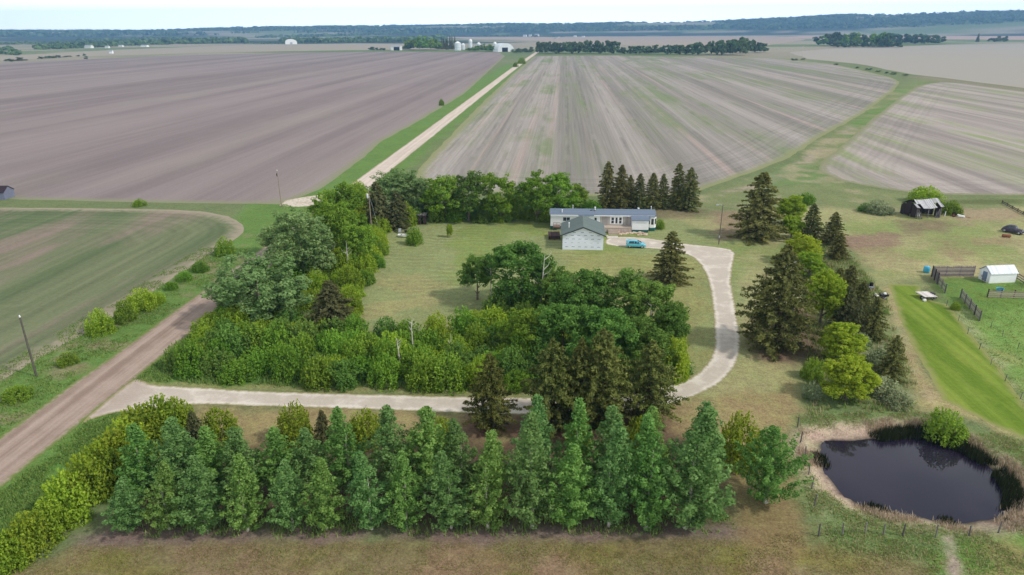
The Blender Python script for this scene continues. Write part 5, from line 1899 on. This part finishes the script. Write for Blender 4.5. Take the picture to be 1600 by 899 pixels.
# derelict barn
e, L = anchored('derelict_barn', (1430, 342), (1469, 340), 'collapsing grey barn with an open dark front and bleached sagging roof', 'barn')
BD, BE, BR = 4.6, 2.95, 4.1
b = MB()
nx = 8
top = []
for j, (y, z) in enumerate([(-.25, BE - .25), (BD * .25, (BE + BR) / 2 - .15), (BD / 2, BR)]):
    row = []
    for i in range(nx + 1):
        t = i / nx
        sag = .32 * math.sin(math.pi * min(1, t * 1.1)) * (1, .8, .45)[j] + rnd.uniform(-.05, .05)
        row.append((t * (L + .6) - .3, y, z - sag))
    top.append(row)
for j in range(2):
    for i in range(nx):
        if (j, i) in ((0, 1), (0, 6), (1, 0)): continue
        q = [top[j][i], top[j][i + 1], top[j + 1][i + 1], top[j + 1][i]]
        b.poly(q)
        b.poly([(x, y, z - .09) for x, y, z in q])
b.build('roof_front', M_OLDR, e)
b = MB()
b.loft([[(-.3, BD / 2, BR - .02), (L + .3, BD / 2, BR - .14), (L + .3, BD + .4, BE - .2), (-.3, BD + .4, BE - .2)], [(-.3, BD / 2 + .02, BR - .12), (L + .3, BD / 2 + .02, BR - .24), (L + .3, BD + .4, BE - .3), (-.3, BD + .4, BE - .3)]])
b.build('roof_back', M_OLDD, e)
b = MB()
for k in range(13):
    y0 = .1 + k * .4
    if k in (4, 9): continue
    zt = BE + (BR - BE) * (1 - abs(y0 + .2 - BD / 2) / (BD / 2)) - .15
    b.box(-.04, .04, y0, y0 + .36, rnd.uniform(0, .25), zt - rnd.uniform(0, .15))
b.build('gable_wall', M_OLDD, e)
b = MB()
for k in range(13):
    y0 = .1 + k * .4
    zt = BE + (BR - BE) * (1 - abs(y0 + .2 - BD / 2) / (BD / 2)) - .2
    if k != 5: b.box(L - .04, L + .04, y0, y0 + .37, 0, zt)
b.build('side_wall', M_OLDD, e)
b = MB()
for k in range(int(L / .35)):
    b.box(k * .35 + .02, k * .35 + .34, BD - .06, BD, 0, BE - .35)
b.build('rear_wall', M_OLDD, e)
for (x0, y0, x1, z1) in [(.2, 0, .1, 2.2), (.75, -.35, .2, 2.3), (1.3, -.5, .4, 2.2), (L - 1.3, -.2, L - .5, 2.1), (L - .15, 0, L - .15, 2.2), (L * .5, .1, L * .5 - .1, 2.1)]:
    MB().bar((x0, y0, -.05), (x1, .05, z1), .15).build('post', M_OLDW, e)
b = MB()
for k in range(6):
    x = .15 + k * .22
    b.bar((x + .5, -.75 + .05 * k, 0), (x - .15, -.08, rnd.uniform(1.6, 2.3)), .16, .03)
b.build('leaning_boards', M_OLDW, e)
b = MB()
for k in range(4): b.bar((L - 1.7 + k * .3, -.5, 0), (L - 1.2 + k * .3, .0, 1.5), .14, .03)
b.build('leaning_boards', M_OLDW, e)
p = at(1434, 338)
e = empty('appliance', (p.x, p.y, 0), .2, 'white discarded washer in the open front of the derelict barn', 'washer')
MB().box(-.35, .35, -.3, .3, 0, .85).build('cabinet', M_TRIM, e, bevel=.03)
MB().lathe([(.2, 0), (.2, .03), (.14, .04)], 12, (0, 0, .85)).build('lid', M_METAL, e)
for (px, py, lab) in [(1467, 338, 'dark steel drum at the right corner of the derelict barn')]:
    p = at(px, py)
    e = empty('steel_drum', (p.x, p.y, 0), 0, lab, 'drum')
    MB().lathe([(.29, 0), (.3, .02), (.29, .28), (.305, .3), (.29, .32), (.29, .58), (.305, .6), (.29, .62), (.3, .88), (.27, .9), (.27, .86)], 14).build('shell', M_DARK, e, smooth_=True)
p = at(1476, 338)
e = empty('marker_post', (p.x, p.y, 0), 0, 'short white post in the grass right of the derelict barn', 'post')
MB().tube([(0, 0, -.1), (.02, 0, 1.1)], .1, 8).build('shaft', M_TRIM, e)
MB().lathe([(.11, 0), (.13, .05), (.03, .14)], 8, (.02, 0, 1.08)).build('cap', M_METAL, e)
# iron implement and white tank
p = at(1496, 339)
e = empty('farm_implement', (p.x, p.y, 0), -.5, 'black iron farm implement with a white hopper lying right of the barn', 'implement')
MB().loft([[(-.2, -.35, .15), (1.5, -.3, .1), (1.5, .35, .1), (-.2, .4, .15)], [(-.1, -.25, .6), (1.4, -.2, .42), (1.4, .25, .42), (-.1, .3, .6)]]).build('hopper', M_TRIM, e, bevel=.05)
b = MB()
for y in (-.4, .0, .4): b.bar((-1.0, y, .5), (.1, y, .35), .1)
b.bar((-.8, -.6, .55), (-.8, .6, .55), .12)
b.build('frame', M_DARK, e)
for y in (-.7, .7): car_wheel(e, -.8, y, .42, .12, M_RUST)
MB().bar((1.4, 0, .25), (2.6, .2, .08), .08).build('tongue', M_RUST, e)
# rusty tank
p = at(1572, 371)
e = empty('rusty_tank', (p.x, p.y, 0), -.15, 'rusty brown tank lying on the grass in front of the old car', 'tank')
b = MB()
n = 14
b.loft([[(x, rr * math.cos(2 * math.pi * k / n), .34 + rr * math.sin(2 * math.pi * k / n)) for k in range(n)] for x, rr in [(-.85, .05), (-.82, .24), (-.7, .33), (.7, .33), (.82, .24), (.85, .05)]])
b.build('shell', M_RUST, e, smooth_=True)
for x in (-.5, .5): MB().box(x - .06, x + .06, -.3, .3, 0, .12).build('skid', M_DARK, e)

# old car of the forties
p = at(1582, 364)
e = empty('vintage_car', (p.x, p.y, 0), R(-52), 'dark derelict vintage car with rounded fenders parked near the right edge', 'car')
S = [(-2.1, .45, .7, .42), (-1.9, .4, 1.0, .62), (-1.3, .35, 1.45, .74), (-.7, .35, 1.68, .76), (0, .35, 1.70, .76), (.42, .35, 1.55, .74), (.62, .35, 1.12, .66), (1.3, .4, 1.08, .52), (1.95, .45, 1.02, .42), (2.1, .5, .8, .34)]
MB().loft([[(x, -w_, zb), (x, -w_ * 1.05, (zb + zt) * .5), (x, -w_ * .8, zt - .12), (x, -w_ * .4, zt), (x, w_ * .4, zt), (x, w_ * .8, zt - .12), (x, w_ * 1.05, (zb + zt) * .5), (x, w_, zb)] for x, zb, zt, w_ in S]).build('body', M_OLDCAR, e, smooth_=True)
for sy in (-1, 1):
    for x in (-1.35, 1.4):
        b = MB()
        b.loft([[(x + dx, sy * (.55 + q * .42), z) for q, z in [(0, zz), (.6, zz), (1, zz - .12), (1, zz - .3), (0, zz - .3)]] for dx, zz in [(-.62, .55), (-.45, .8), (0, .95), (.45, .8), (.65, .5)]])
        b.build('fender', M_OLDCAR, e, smooth_=True)
        car_wheel(e, x, sy * .74, .36, .17, M_METAL)
    MB().lathe([(.03, -.1), (.13, 0), (.14, .06), (.1, .1)], 12, (2.0, sy * .6, .92)).build('headlight', M_LAMP, e, smooth_=True)
    MB().box(-.75, .6, sy * .78 - .12, sy * .78 + .12, .32, .40).build('running_board', M_DARK, e)
    for x0, x1 in ((-.75, -.15), (-.08, .42)):
        MB().poly([(x0, sy * .785, 1.12), (x1, sy * .785, 1.12), (x1 - .06, sy * .70, 1.48), (x0 + .06, sy * .70, 1.48)]).build('side_window', M_CGLASS, e)
MB().poly([(.60, -.5, 1.17), (.60, .5, 1.17), (.46, .45, 1.5), (.46, -.45, 1.5)]).build('windscreen', M_CGLASS, e)
MB().box(2.12, 2.2, -.75, .75, .45, .55).build('bumper', M_METAL, e)
MB().box(2.08, 2.13, -.28, .28, .58, .98).build('grille', M_DARK, e)


# ------------------------------------------------------------------ corral
def board_fence(a, b_, h, n_rail, label, mat=M_FENCE, post_every=2.4, solid=False, thick=.05, ph=.2, name='board_fence', group='corral fences', rw=.18):
    e, L = anchored(name, a, b_, label, 'fence', group)
    if solid:
        MB().box(0, L, -thick / 2, thick / 2, .05, h).build('board_panel', mat, e)
    else:
        for k in range(n_rail):
            z = h * (k + .6) / n_rail
            MB().box(0, L, -thick / 2, thick / 2, z - rw / 2, z + rw / 2).build('rail', mat, e)
    n = max(1, round(L / post_every))
    for k in range(n + 1):
        x = L * k / n
        MB().box(x - .07, x + .07, thick / 2 + .003, thick / 2 + .15, -.1, h + ph).build('post', M_OLDW if mat is M_FENCE else M_OLDD, e)
    return e, L


e, L = board_fence((1456, 432.5), (1521, 432), 1.75, 7, 'tall board fence with a picket top along the back of the corral', rw=.2)
b = MB()
x = .05
while x < L - .1:
    b.box(x, x + .12, -.05, -.028, 1.72, 2.02 + rnd.uniform(-.05, .05))
    x += rnd.choice((.17, .2, .3))
b.build('picket_top', M_FENCE, e)
board_fence((1465, 444), (1456, 432.5), 1.9, 1, 'solid dark board fence at the left corner of the corral', M_OLDW, 2, True)
board_fence((1477, 458.5), (1466, 445), 1.5, 4, 'short rail fence leading on from the solid corral corner')
board_fence((1531, 502), (1501, 466), 1.5, 5, 'long slanting rail fence beside the bright mown strip')
board_fence((1543, 465), (1625, 468), 1.25, 4, 'low board fence with dark posts on the right of the corral', planks('pale fence boards', lin(150, 132, 122), lin(186, 168, 156), .25, 'Z', .95, .2), 2.0)
board_fence((1587, 436), (1612, 452), 1.3, 3, 'rail fence slanting down from the white shed corner', M_FENCE)
board_fence((1565, 318), (1625, 350), .7, 2, 'low dark log fence between the yard and the far garden plot', M_OLDD, 3.0, ph=.1)
# barrel, trough
p = at(1447, 426)
e = empty('water_barrel', (p.x, p.y, 0), 0, 'bright blue plastic barrel at the left end of the corral fence', 'barrel')
MB().lathe([(.42, 0), (.52, .08), (.56, .45), (.56, .75), (.5, 1.1), (.42, 1.18), (.1, 1.2)], 16).build('shell', M_BLUEP, e, smooth_=True)
MB().lathe([(.1, 0), (.1, .07), (.02, .08)], 8, (.2, 0, 1.18)).build('bung', M_TRIM, e)
p = at(1562, 455)
e = empty('water_trough', (p.x, p.y, 0), .1, 'light blue water trough behind the low board fence', 'trough')
b = MB()
n = 16
b.loft([[(rx * math.cos(2 * math.pi * k / n), ry * math.sin(2 * math.pi * k / n), z) for k in range(n)] for rx, ry, z in [(.5, .35, 0), (.62, .46, .5), (.66, .5, .52), (.58, .42, .5), (.5, .36, .12)]])
b.build('tub', M_BLUEP, e, smooth_=True)
b = MB()
b.lathe([(.5, 0), (.5, .01)], 14, (0, 0, .38))
wt_ = b.build('water', M_GLASS, e)
wt_.scale = (1, .7, 1)
# flat trailer
e, L = anchored('flat_trailer', (1445, 471), (1469, 470.5), 'flat trailer with a pale plank deck parked at the head of the mown strip', 'trailer')
dkk = MB()
dkk.loft([[(.0, .2, .62), (2.1, .2, .62), (1.8, 2.4, .72), (-.3, 2.4, .72)], [(.0, .2, .70), (2.1, .2, .70), (1.8, 2.4, .80), (-.3, 2.4, .80)]])
dkk.build('deck', planks('bleached planks', lin(200, 190, 184), lin(226, 218, 212), .4, 'X', .85, .08), e)
b = MB()
b.box(-.1, 2.1, .3, .38, .48, .6).box(-.2, 1.9, 2.1, 2.2, .55, .7).bar((1, .3, .5), (1, -.5, .4), .1)
b.build('frame', M_DARK, e)
for x in (.05, 2.2): car_wheel(e, x, .9, .32, .2, M_METAL)
MB().box(-.35, .1, -.25, .15, .08, .4).build('toolbox', M_TRIM, e, bevel=.03)
MB().box(1.9, 2.4, 1.2, 2.0, .4, .85).build('cargo', M_DARK, e, bevel=.05)

# lawn machines by the path
p = at(1373, 467)
e = empty('lawn_tractor', (p.x, p.y, 0), R(12), 'black ride on lawn tractor with a pale seat on the tan path', 'lawn tractor')
MB().loft([[(.2, -.3, .35), (.2, .3, .35), (.2, .28, .8), (.2, -.28, .8)], [(1.0, -.27, .35), (1.0, .27, .35), (1.0, .24, .74), (1.0, -.24, .74)]]).build('hood', M_DARK, e, bevel=.04)
MB().box(-.8, .2, -.42, .42, .3, .48).build('chassis', M_DARK, e, bevel=.03)
MB().box(-.62, -.18, -.25, .25, .5, .62).box(-.72, -.6, -.25, .25, .6, .98).build('seat', plain('pale seat', lin(226, 220, 206), .6, .3, .04), e, bevel=.03)
MB().tube([(.12, 0, .75), (-.05, 0, 1.0)], .03, 6).lathe([(.17, 0), (.17, .03), (.12, .03)], 12, (-.06, 0, 1.0)).build('steering_wheel', M_BLACK, e)
for y in (-.45, .45):
    car_wheel(e, -.5, y, .26, .22, M_METAL)
    car_wheel(e, .75, y * .85, .19, .15, M_METAL)
p = at(1381, 466)
e = empty('garden_cart', (p.x, p.y, 0), R(8), 'dark garden cart with a white bag right behind the lawn tractor', 'cart')
MB().loft([[(-.5, -.32, .35), (.5, -.32, .35), (.5, .32, .35), (-.5, .32, .35)], [(-.6, -.42, .72), (.6, -.42, .72), (.6, .42, .72), (-.6, .42, .72)]]).build('tub', M_DARK, e)
MB().loft([[(-.2, -.2, .6), (.3, -.2, .6), (.3, .2, .6), (-.2, .2, .6)], [(-.15, -.16, .98), (.22, -.14, .98), (.24, .16, .98), (-.14, .14, .98)]]).build('bag', M_TRIM, e, bevel=.06)
for y in (-.42, .42): car_wheel(e, 0, y, .2, .12, M_METAL)
MB().bar((-.5, 0, .35), (-1.1, 0, .3), .05).build('drawbar', M_DARK, e)
p = at(1358, 452)
e = empty('utility_trailer', (p.x, p.y, 0), R(5), 'small grey trailer at the top of the tan path', 'trailer')
MB().box(-.9, .6, -.5, .5, .38, .44).box(-.9, -.86, -.5, .5, .44, .7).box(.56, .6, -.5, .5, .44, .7).box(-.86, .56, -.5, -.46, .44, .7).box(-.86, .56, .46, .5, .44, .7).build('bed', M_METAL, e)
for y in (-.56, .56): car_wheel(e, -.1, y, .24, .14, M_METAL)
MB().bar((-.9, 0, .4), (-1.7, 0, .3), .06).build('drawbar', M_METAL, e)
p2 = Vector((p.x + .3, p.y + .1, 0))
e = empty('burn_barrel', (p2.x, p2.y, .44), 0, 'black round barrel standing on the small grey trailer', 'barrel')
MB().lathe([(.26, 0), (.29, .02), (.29, .3), (.31, .32), (.29, .34), (.29, .62), (.31, .64), (.27, .68), (.24, .68), (.24, .6)], 14).build('shell', M_BLACK, e, smooth_=True)

# ------------------------------------------------------------------ wire fences
def wire_fence(px, label, h=1.2, r=.07, mat=M_OLDW):
    pts = [at(*q) for q in px]
    o = pts[0]
    e = empty('wire_fence', (o.x, o.y, 0), 0, label, 'fence', 'wire fences')
    for i, p in enumerate(pts):
        lx, ly = rnd.uniform(-.1, .1), rnd.uniform(-.06, .06)
        d = p - o
        MB().tube([(d.x, d.y, -.1), (d.x + lx, d.y + ly, h * rnd.uniform(.92, 1.08))], [r, r * .85], 7).build('post', mat, e)
    b = MB()
    for i in range(len(pts) - 1):
        a, c = pts[i] - o, pts[i + 1] - o
        for z in (.4, .75, 1.08):
            m = (a + c) / 2
            b.tube([(a.x, a.y, z * h / 1.2), (m.x, m.y, z * h / 1.2 - .06), (c.x, c.y, z * h / 1.2)], .007, 3, False)
    b.build('wire', M_POLED, e)
    return e


wire_fence([(1246, 668), (1251, 690), (1258, 714), (1264, 740), (1268, 764), (1272, 790), (1279, 838), (1316, 836), (1352, 834), (1380, 836), (1410, 838), (1462, 840)], 'grey post and wire fence round the left and near side of the pond', 1.25)
wire_fence([(1514, 838), (1560, 832), (1610, 826)], 'grey post and wire fence along the near right bank of the pond', 1.15)
wire_fence([(1479, 478), (1497, 502), (1512, 522), (1530, 546), (1548, 570), (1570, 596), (1594, 624), (1620, 655)], 'thin wire fence along the right side of the bright mown strip', 1.0, .045)
wire_fence([(1531, 502), (1548, 512), (1566, 526), (1590, 545)], 'thin wire fence running right from the slanting rail fence', 1.0, .04)

# ------------------------------------------------------------------ far farmstead and houses
def far_gable(x0, x1, yb, wallpx, ridgepx, label, cat, group=None, wm=M_TRIM, rm=M_METAL, door=None, depth=None, name='farm_building'):
    a, b_ = at(x0, yb), at(x1, yb)
    k = ppm(a)
    L = (b_ - a).length
    dm = depth or L * .6
    e, L = gable(name, (x0, yb), (x1, yb), dm, wallpx / k, ridgepx / k, label, cat, wm, rm, .2, group)
    if door:
        MB().box(door[0] * L, door[1] * L, -.12, .1, 0.0, door[2] / k).build('door', M_BLACK, e)
    return e


def silo(px, yb, yt, wpx, label, dome=True):
    p = at(px, yb)
    h = tall(p, px, yt)
    r = wpx / ppm(p) / 2
    e = empty('grain_silo', (p.x, p.y, 0), 0, label, 'silo', 'grain silos')
    MB().lathe([(r, 0), (r, h * .78)], 18).build('wall', M_SILO, e, smooth_=True)
    MB().lathe([(r * 1.02, 0), (r * .9, h * .09), (r * .6, h * .17), (r * .12, h * .22)] if dome else [(r * 1.04, 0), (r * .15, h * .2), (r * .12, h * .22)], 18, (0, 0, h * .78)).build('roof', M_TRIM, e, smooth_=True)
    return e


silo(715.5, 79, 64.5, 10, 'widest white silo at the left of the far farmstead', False)
silo(724, 78, 67.5, 6, 'low silo between the widest and the tallest one', False)
silo(735.5, 78, 61, 5.4, 'tallest white domed silo of the far farmstead')
silo(748, 77, 66, 6, 'small pale silo behind the low bushy trees', False)
silo(773.5, 79, 65.5, 5.4, 'white domed silo beside the quonset barn')
# quonset barn
a, b_ = at(778, 81.5), at(803, 81)
L = (b_ - a).length
e = empty('quonset_barn', (a.x, a.y, 0), math.atan2(b_.y - a.y, b_.x - a.x), 'pale round roofed barn with a wide black doorway beside the far road', 'barn')
hq = tall(a, 790, 68)
prof = [(L * .5 - L * .5 * math.cos(math.pi * k / 12), hq * math.sin(math.pi * k / 12) ** .7) for k in range(13)]
MB().prism(prof, 0, 24).build('shell', M_WMETAL, e)
MB().box(L * .26, L * .62, -.15, .05, .02, hq * .5).build('door', M_BLACK, e)
far_gable(611, 625.5, 79, 5.2, 7.6, 'low white barn with a black open door at the edge of the tilled field', 'barn', door=(.3, .92, 5.0), name='low_barn')
far_gable(740, 757, 78, 3.5, 7, 'pale shed between the tallest silo and the low trees', 'shed')
a, b_ = at(446, 69.5), at(464.5, 69.3)
L = (b_ - a).length
e = empty('white_hall', (a.x, a.y, 0), math.atan2(b_.y - a.y, b_.x - a.x), 'white round roofed hall alone on the far plain', 'hall')
hq = tall(a, 455, 61.5)
MB().prism([(L * .5 - L * .5 * math.cos(math.pi * k / 12), hq * math.sin(math.pi * k / 12) ** .55) for k in range(13)], 0, 40).build('shell', M_TRIM, e)
MB().box(L * .4, L * .6, -.2, .1, 0, hq * .4).build('door', M_METAL, e)
for x0, x1, yb, wp, rp, lab in [
    (132, 142, 75.5, 2.6, 4.6, 'white farmhouse at the edge of the far left wood'),
    (164, 169.5, 75.5, 2.2, 3.6, 'small white house right of the far left farmhouse'),
    (185, 191, 73.5, 1.8, 2.8, 'third white building along the far left wood'),
    (220, 229, 73.5, 1.8, 3.0, 'fourth white building along the far left wood'),
    (170.5, 175.5, 84, 3.2, 5.0, 'small white cabin out on the far left field')]:
    far_gable(x0, x1, yb, wp, rp, lab, 'house', 'far left houses', M_TRIM, M_METAL, name='farm_house')
for x0, x1, yb, wp, rp, lab in [
    (677, 686, 50.6, 2.2, 3.6, 'left one of two white halls below the hills'), (693, 706, 50.2, 1.6, 2.6, 'long right one of two white halls below the hills'),
    (817, 822, 57.6, 2.0, 3.2, 'left white building of the farm by the far road'), (826, 830, 57.5, 2.2, 3.6, 'middle white building of the farm by the far road'), (835, 841, 57.6, 2.4, 4.2, 'right white building of the farm by the far road'),
    (896, 900, 58, 1.6, 2.6, 'white shed just right of the far road'), (909, 913, 58.5, 1.4, 2.2, 'small white shed farther right of the far road'), (1205, 1209, 52, 1.2, 2.0, 'tiny white house on the far right plain')]:
    far_gable(x0, x1, yb, wp, rp, lab, 'house', 'white buildings on the plain', M_TRIM, M_METAL, name='farm_house')
p = at(728.5, 56)
h = tall(p, 728.5, 41)
e = empty('radio_mast', (p.x, p.y, 0), 0, 'thin pale mast rising above the far plain', 'mast')
b = MB()
for k in range(3):
    a = 2.094 * k
    b.tube([(4 * math.cos(a), 4 * math.sin(a), 0), (.8 * math.cos(a), .8 * math.sin(a), h)], .9, 4)
b.build('lattice', M_METAL, e)
MB().lathe([(1.5, 0), (1.5, 6), (.2, 10)], 6, (0, 0, h)).build('antenna', M_METAL, e)


# ------------------------------------------------------------------ grass, reeds, weeds
def blades(name, pts, hgt, mat, rng, per=5, lean=.35, wide=.10, label='', spread=.25):
    """tufts of upright blades at pts (Nx3)"""
    k = len(pts)
    P = np.repeat(pts, per, 0)
    h = np.repeat(hgt, per) * rng.uniform(.6, 1.15, k * per)
    P = P + np.column_stack([rng.normal(size=(k * per, 2)) * spread, np.zeros(k * per)])
    a = rng.uniform(0, 6.283, k * per)
    tip = P + np.column_stack([np.cos(a) * h * lean, np.sin(a) * h * lean, h])
    side = np.column_stack([-np.sin(a), np.cos(a), np.zeros(k * per)]) * (wide * rng.uniform(.6, 1.4, k * per))[:, None]
    V = np.stack([P - side * .5, P + side * .5, tip], 1).reshape(-1, 3)
    n = k * per
    me = bpy.data.meshes.new(name)
    me.vertices.add(3 * n)
    me.vertices.foreach_set('co', V.astype(np.float32).ravel())
    me.loops.add(3 * n)
    me.loops.foreach_set('vertex_index', np.arange(3 * n, dtype=np.int32))
    me.polygons.add(n)
    me.polygons.foreach_set('loop_start', np.arange(0, 3 * n, 3, dtype=np.int32))
    t = np.repeat(np.repeat(rng.uniform(0, .7, k), per) + rng.uniform(0, .3, n), 3)
    at_ = me.attributes.new('tone', 'FLOAT', 'POINT')
    at_.data.foreach_set('value', t.astype(np.float32))
    me.materials.append(mat)
    me.update()
    o = me_obj(name, me)
    tag(o, label, kind='stuff')
    return o


G_GRASS = leafmat('ditch grass', lin(92, 124, 56), lin(148, 168, 92), .3, .05)
G_MEAD = leafmat('meadow grass', lin(106, 138, 66), lin(158, 174, 104), .3, .05)
G_DRY = leafmat('dry grass', lin(140, 128, 86), lin(196, 184, 140), .3, .05)
G_REED = leafmat('dry reeds', lin(170, 148, 124), lin(222, 204, 178), .2, .05)
G_CAT = leafmat('dark cattails', lin(30, 38, 24), lin(70, 78, 46), .2, .05)


def scatter(polys, n, seed, world=False, noise_s=None, thr=.5):
    rng = np.random.default_rng(seed)
    out = []
    for px in polys:
        pa = np.array(px if world else pxpoly(px))
        lo, hi = pa.min(0), pa.max(0)
        q = rng.uniform(lo, hi, (n, 2))
        q = q[poly_sd(q, pa) > 0]
        if noise_s:
            q = q[fbm(q[:, 0] / noise_s, q[:, 1] / noise_s, seed) > thr]
        out.append(q)
    q = np.concatenate(out)
    return np.column_stack([q, ground_z(q[:, 0], q[:, 1])]), rng


# reeds round the pond
rng = np.random.default_rng(91)
cand = rng.uniform([20, 42], [58, 78], (60000, 2))
d = poly_sd(cand, POND_NP)
nn = fbm(cand[:, 0] / 3, cand[:, 1] / 3, 8)
ang = np.arctan2(cand[:, 1] - POND_NP[:, 1].mean(), cand[:, 0] - POND_NP[:, 0].mean())
east = smooth(-.75, -.2, ang) * (1 - smooth(1.2, 2.2, ang))
north = smooth(1.0, 1.4, ang) * (1 - smooth(2.6, 3.0, ang))
dense_ = nn + .14 * east - 0.02 * north
sel = (d < -.15) & (d > -2.3) & (dense_ > .52)
q = cand[sel]
pts = np.column_stack([q, ground_z(q[:, 0], q[:, 1]) - .05])
blades('dry_reeds', pts, np.full(len(pts), .45), G_REED, rng, 4, .45, .08, 'pale dry reeds around the pond')
sel = (d < .7) & (d > -.75) & (nn + .30 * east + .02 * north > .62)
q = cand[sel]
pts = np.column_stack([q, np.maximum(ZW - .1, ground_z(q[:, 0], q[:, 1]) - .1)])
blades('cattails', pts, np.where(east[sel] > .5, 1.2, .6), G_CAT, rng, 6, .12, .07, 'dark cattails standing along the pond edge', .15)
# rough grass
pts, rng = scatter([[(-75, 40), (-62, 40), (-62, 130), (-74, 130)]], 9000, 31, True, 3.0, .46)
blades('ditch_grass', pts, np.full(len(pts), .22), G_GRASS, rng, 4, .5, .12, 'rough grass on the road bank')
pts, rng = scatter([[(-53.8, 44), (-46, 44), (-47.5, 66), (-53.8, 66)], [(-54.2, 74), (-47, 74), (-50, 92), (-54.2, 100)]], 5000, 32, True, 3.0, .42)
blades('verge_grass', pts, np.full(len(pts), .25), G_GRASS, rng, 4, .5, .12, 'green grass on the verge between road and hedge')
pts, rng = scatter([[(1245, 650), (1420, 640), (1640, 700), (1660, 900), (1480, 900), (1300, 850), (1262, 800)]], 20000, 33, False, 2.5, .42)
dd = poly_sd(pts[:, :2], POND_NP)
track = np.array(pxpoly([(1464, 836), (1492, 836), (1506, 870), (1518, 980), (1480, 980), (1474, 880)]))
pts = pts[(dd < -1.6) & (poly_sd(pts[:, :2], track) < 0)]
blades('pond_bank_grass', pts[::2], np.full(len(pts[::2]), .17), G_MEAD, rng, 5, .7, .08, 'green grass on the pond bank')
blades('pond_bank_weeds', pts[1::3], np.full(len(pts[1::3]), .2), G_DRY, rng, 5, .7, .08, 'dry grass on the pond bank')
pts, rng = scatter([[(1262, 500), (1385, 470), (1432, 600), (1424, 640), (1262, 650)], [(1225, 390), (1290, 372), (1340, 410), (1385, 470), (1270, 500)]], 5000, 34, False, 2.5, .42)
blades('belt_weeds', pts[::2], np.full(len(pts[::2]), .6), G_GRASS, rng, 4, .5, .12, 'long green weeds under the east shelterbelt')
blades('belt_dry_weeds', pts[1::2], np.full(len(pts[1::2]), .6), G_DRY, rng, 4, .5, .10, 'pale dry weeds under the east shelterbelt')
pts, rng = scatter([[(1480, 470), (1600, 440), (1760, 470), (1760, 690), (1640, 690), (1600, 640), (1505, 500)]], 9000, 35, False, 2.0, .35)
blades('meadow_grass', pts, np.full(len(pts), .13), G_MEAD, rng, 4, .7, .1, 'uneven meadow grass right of the mown strip')
pts, rng = scatter([[(205, 800), (1130, 800), (1150, 834), (200, 840)]], 5000, 36, False, 1.5, .5)
blades('row_weeds', pts, np.full(len(pts), .35), G_GRASS, rng, 4, .6, .10, 'low weeds at the foot of the poplar rows')
pts, rng = scatter([[(255, 585), (340, 560), (560, 560), (830, 600), (830, 612), (500, 606), (300, 600)]], 4000, 37, False, 2.0, .40)
blades('thicket_grass', pts, np.full(len(pts), .55), G_GRASS, rng, 4, .5, .12, 'long grass at the foot of the thicket')

pts, rng = scatter([[(-60, 960), (0, 900), (120, 855), (1150, 845), (1262, 830), (1300, 852), (1460, 856), (1475, 980)]], 26000, 38, False, 1.6, .44)
blades('field_grass', pts[::2], np.full(len(pts[::2]), .10), leafmat('thin field grass', lin(112, 118, 56), lin(150, 148, 84), .3, .05), rng, 4, .9, .07, 'thin olive grass of the mown field in front')
blades('field_stubble', pts[1::2], np.full(len(pts[1::2]), .09), leafmat('straw stubble', lin(140, 122, 92), lin(176, 154, 122), .3, .05), rng, 4, .9, .07, 'straw coloured stubble of the mown field in front')
